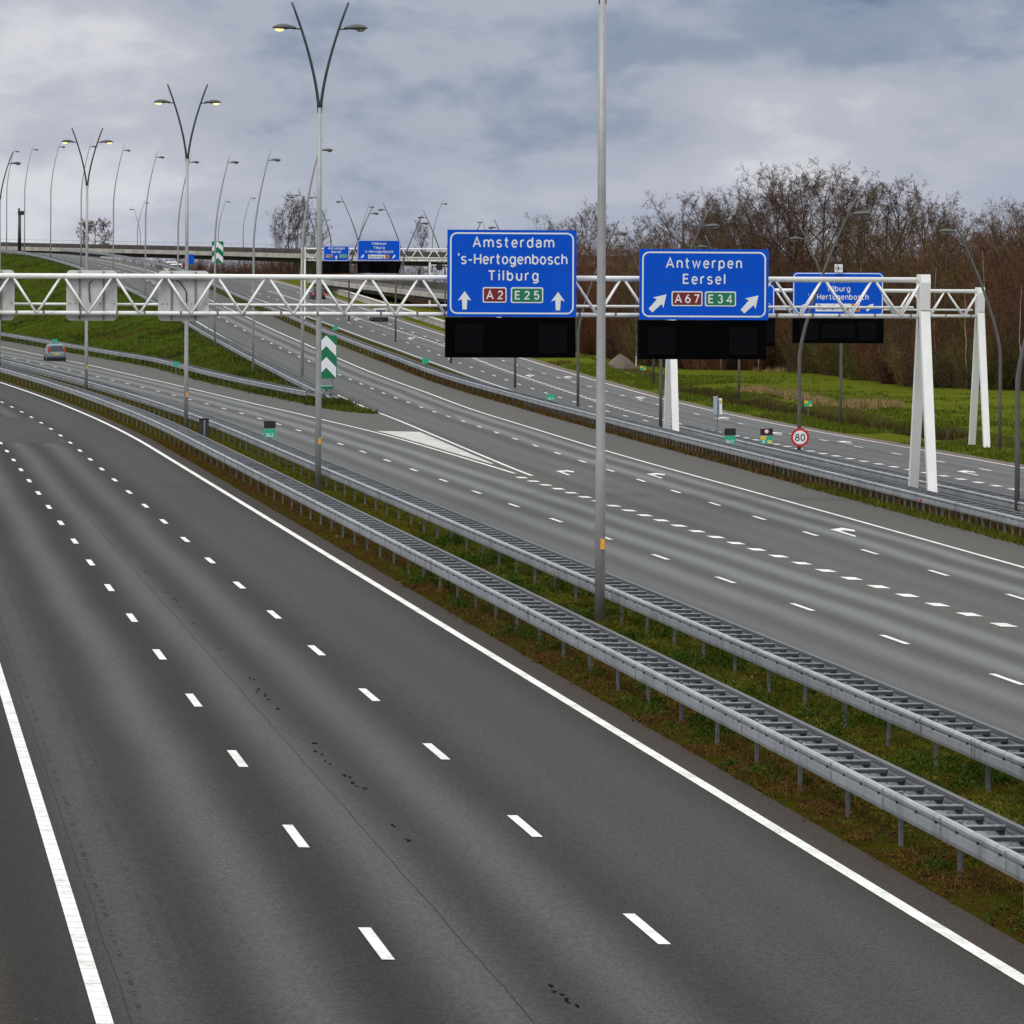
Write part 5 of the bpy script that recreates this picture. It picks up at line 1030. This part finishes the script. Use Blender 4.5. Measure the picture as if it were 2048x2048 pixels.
# thicket of young trees and shrubs under the wood: one mass
def shrub(seed, H, n=16, ml=.38):
    g = np.random.default_rng(seed); tri = []
    for s in range(n):
        az = g.uniform(0, 6.28); lean = g.uniform(.02, ml); p = np.array((g.normal(0, .35), g.normal(0, .35), -.2)); d = np.array((math.cos(az) * lean, math.sin(az) * lean, 1.0)); L = H * g.uniform(.55, 1.05) / 7; r = .035; prev = p
        for k in range(7):
            q = prev + d / np.linalg.norm(d) * L; d = d + np.array((g.normal(0, .08), g.normal(0, .08), .02)); a = np.cross(d, g.normal(0, 1, 3)); a /= np.linalg.norm(a); r2 = r * (1 - (k + 1) / 8)
            r1 = r * (1 - k / 8); tri.append((prev - a * r1, prev + a * r1, q + a * r2)); tri.append((prev - a * r1, q + a * r2, q - a * r2))
            for _ in range(5):
                b = prev + (q - prev) * g.random(); e = d / np.linalg.norm(d) * .8 + g.normal(0, .45, 3); e /= np.linalg.norm(e); ll = g.uniform(.5, 1.5) * H / 9; c = np.cross(e, g.normal(0, 1, 3)); c /= np.linalg.norm(c); tri.append((b - c * .016, b + c * .016, b + e * ll))
                for _ in range(2):
                    bb = b + e * ll * g.uniform(.3, .9); e2 = e + g.normal(0, .5, 3); e2 /= np.linalg.norm(e2); c = np.cross(e2, g.normal(0, 1, 3)); c /= np.linalg.norm(c); tri.append((bb - c * .012, bb + c * .012, bb + e2 * ll * .5))
            prev = q
    return np.array(tri)
SH = [shrub(100 + i, 10.0, 15) for i in range(5)]
TONES = [(.098, .038, .020), (.115, .046, .023), (.080, .042, .030), (.104, .064, .030), (.066, .043, .028), (.122, .056, .030)]; OLIVE = [(.085, .070, .022), (.070, .066, .020), (.105, .084, .026)]
def thicket(name, spots, mat):
    Vs, Cs = [], []
    for x, y, z, h, tone, *rnd in spots:
        s = SH[RNG.integers(5, 8)] if rnd else SH[RNG.integers(0, 5)]; a = RNG.uniform(0, 6.28); k = h / (5 if rnd else 10); kx = k * RNG.uniform(.75, 1.15); v = s.reshape(-1, 3); c_, s_ = math.cos(a), math.sin(a)
        q = np.column_stack([(v[:, 0] * c_ - v[:, 1] * s_) * kx + x, (v[:, 0] * s_ + v[:, 1] * c_) * kx + y, v[:, 2] * k + z]); Vs.append(q); Cs.append(np.tile(np.array(tone) * RNG.uniform(.7, 1.3), (len(q), 1)))
    V = np.concatenate(Vs); return big_mesh(name, V, np.arange(len(V)).reshape(-1, 3), mat, 'stuff', np.concatenate(Cs))
def tone_mat():
    t = NT('thicket_twigs'); a = t.n('ShaderNodeVertexColor'); a.layer_name = 'tone'; return t.set(a.outputs[0], .9, 0, .1)
TM = tone_mat()
EDGE = [(4.7, 640), (11.2, 640), (14.8, 552), (21.5, 527), (27.8, 524), (31.6, 484), (35.6, 447), (43.2, 430), (52, 422), (66, 415)]
def edge_y(x): return float(np.interp(x, [p[0] for p in EDGE], [p[1] for p in EDGE]))
def patch_tone(x, y):
    v = math.sin(x * .33 + 1.1) + math.sin(x * .71 + y * .09 + 2.0) * .8 + RNG.normal(0, .45); return TONES[int(min(5, max(0, (v + 1.8) / 3.6 * 6)))]
sp = []
for _ in range(900):
    x = RNG.uniform(4, 64); back = RNG.uniform(0, 1) ** 1.2 * 62; wig = 3.0 * math.sin(x * .55) + 2.0 * math.sin(x * 1.3 + 1); y = edge_y(x) + max(0, back + wig * .8) + RNG.normal(0, 1.5); xx = x * y / edge_y(x) if x < 45 else x
    h = (4.5 + 9.5 * min(1, back / 16) ** .7) * RNG.uniform(.62, 1.15); olive = (xx / y > .052 and RNG.random() < .30 and back < 24) or RNG.random() < .05
    sp.append((xx, y, -.9, h, OLIVE[RNG.integers(0, 3)] if olive else patch_tone(xx, y)))
NB = len(SH); SH += [shrub(200 + i, 5.0, 26, .95) for i in range(3)]
for _ in range(230):
    x = RNG.uniform(10, 62); y = edge_y(x) + 2.2 * math.sin(x * .9) + RNG.uniform(-1.0, 5.0); ol = math.sin(x * .45 + .8) + (.9 if x > 31 else -.4) + RNG.normal(0, .4) > .35
    sp.append((x, y, -.9, RNG.uniform(2.2, 6.2), OLIVE[RNG.integers(0, 3)] if ol else patch_tone(x, y), 1))
thicket('thicket', sp, TM)
sp = []
for _ in range(230):
    u = RNG.random(); x = -96 + 104 * u; y = 1190 - 400 * u + RNG.uniform(0, 70); sp.append((x, y, -1, RNG.uniform(9, 14.5) if x > -70 else RNG.uniform(13, 16.5), TONES[RNG.integers(0, 6)]))
for _ in range(60): u = RNG.random(); sp.append((-62 + 22 * u, 1260 + RNG.uniform(0, 60), 5, RNG.uniform(10, 13.5), TONES[RNG.integers(0, 6)]))
for _ in range(170): u = RNG.random(); x = -64 + 34 * u; sp.append((x, 938 - (x + 62) * 2.75 + RNG.uniform(12, 60), 1.5, RNG.uniform(9.5, 12.5), TONES[RNG.integers(0, 6)]))
thicket('far_thicket', sp, TM)
# birches with pale stems at the front of the thicket
def stem_tree(label, x, y, h):
    t = thing('birch', label, 'tree', (x, y, -.9), random.uniform(0, 6), 'young birches at the edge of the wood'); m = MB(); p = [(0, 0, 0)]
    for k in range(6): p.append((p[-1][0] + random.uniform(-.12, .12), p[-1][1] + random.uniform(-.12, .12), (k + 1) * h / 6))
    m.tube(p, list(np.linspace(.075, .015, 7)), 6); m.build('trunk', M['birch'], t, True); m = MB()
    for k in range(26):
        u = random.uniform(.3, .98) * 6; j = int(u); a, b = Vector(p[j]), Vector(p[min(6, j + 1)]); c = a.lerp(b, u - j); az = random.uniform(0, 6.28); L = h * .18 * random.uniform(.5, 1.1); e = Vector((math.cos(az) * .6, math.sin(az) * .6, .8)) * L; m.tube([c, c + e * .5, c + e + Vector((0, 0, -.1 * L))], [.014, .009, .004], 3, False)
    m.build('crown', M['barkb'], t)
for lb, x, y, h in (('pale birch stem at the wood edge, left of the sign with the aeroplane plate', 25.2, 519, 9.5), ('pale birch stem in the thicket just left of the white gantry head', 34.2, 500, 11.5), ('pale birch stem at the wood edge right of the rear gantry', 39.0, 436, 8.5), ('pale birch stem at the right end of the wood', 42.6, 427, 9.0),
                    ('pale birch stem between the two white gantry heads', 37.4, 452, 10.5), ('pale birch stem just right of the Antwerpen sign', 21.6, 523, 10.0), ('pale birch stem between the nearest pole and the Antwerpen sign', 13.6, 552, 9.0), ('pale birch stem above the rear gantry at the right', 40.6, 438, 12.0)): stem_tree(lb, x, y, h)
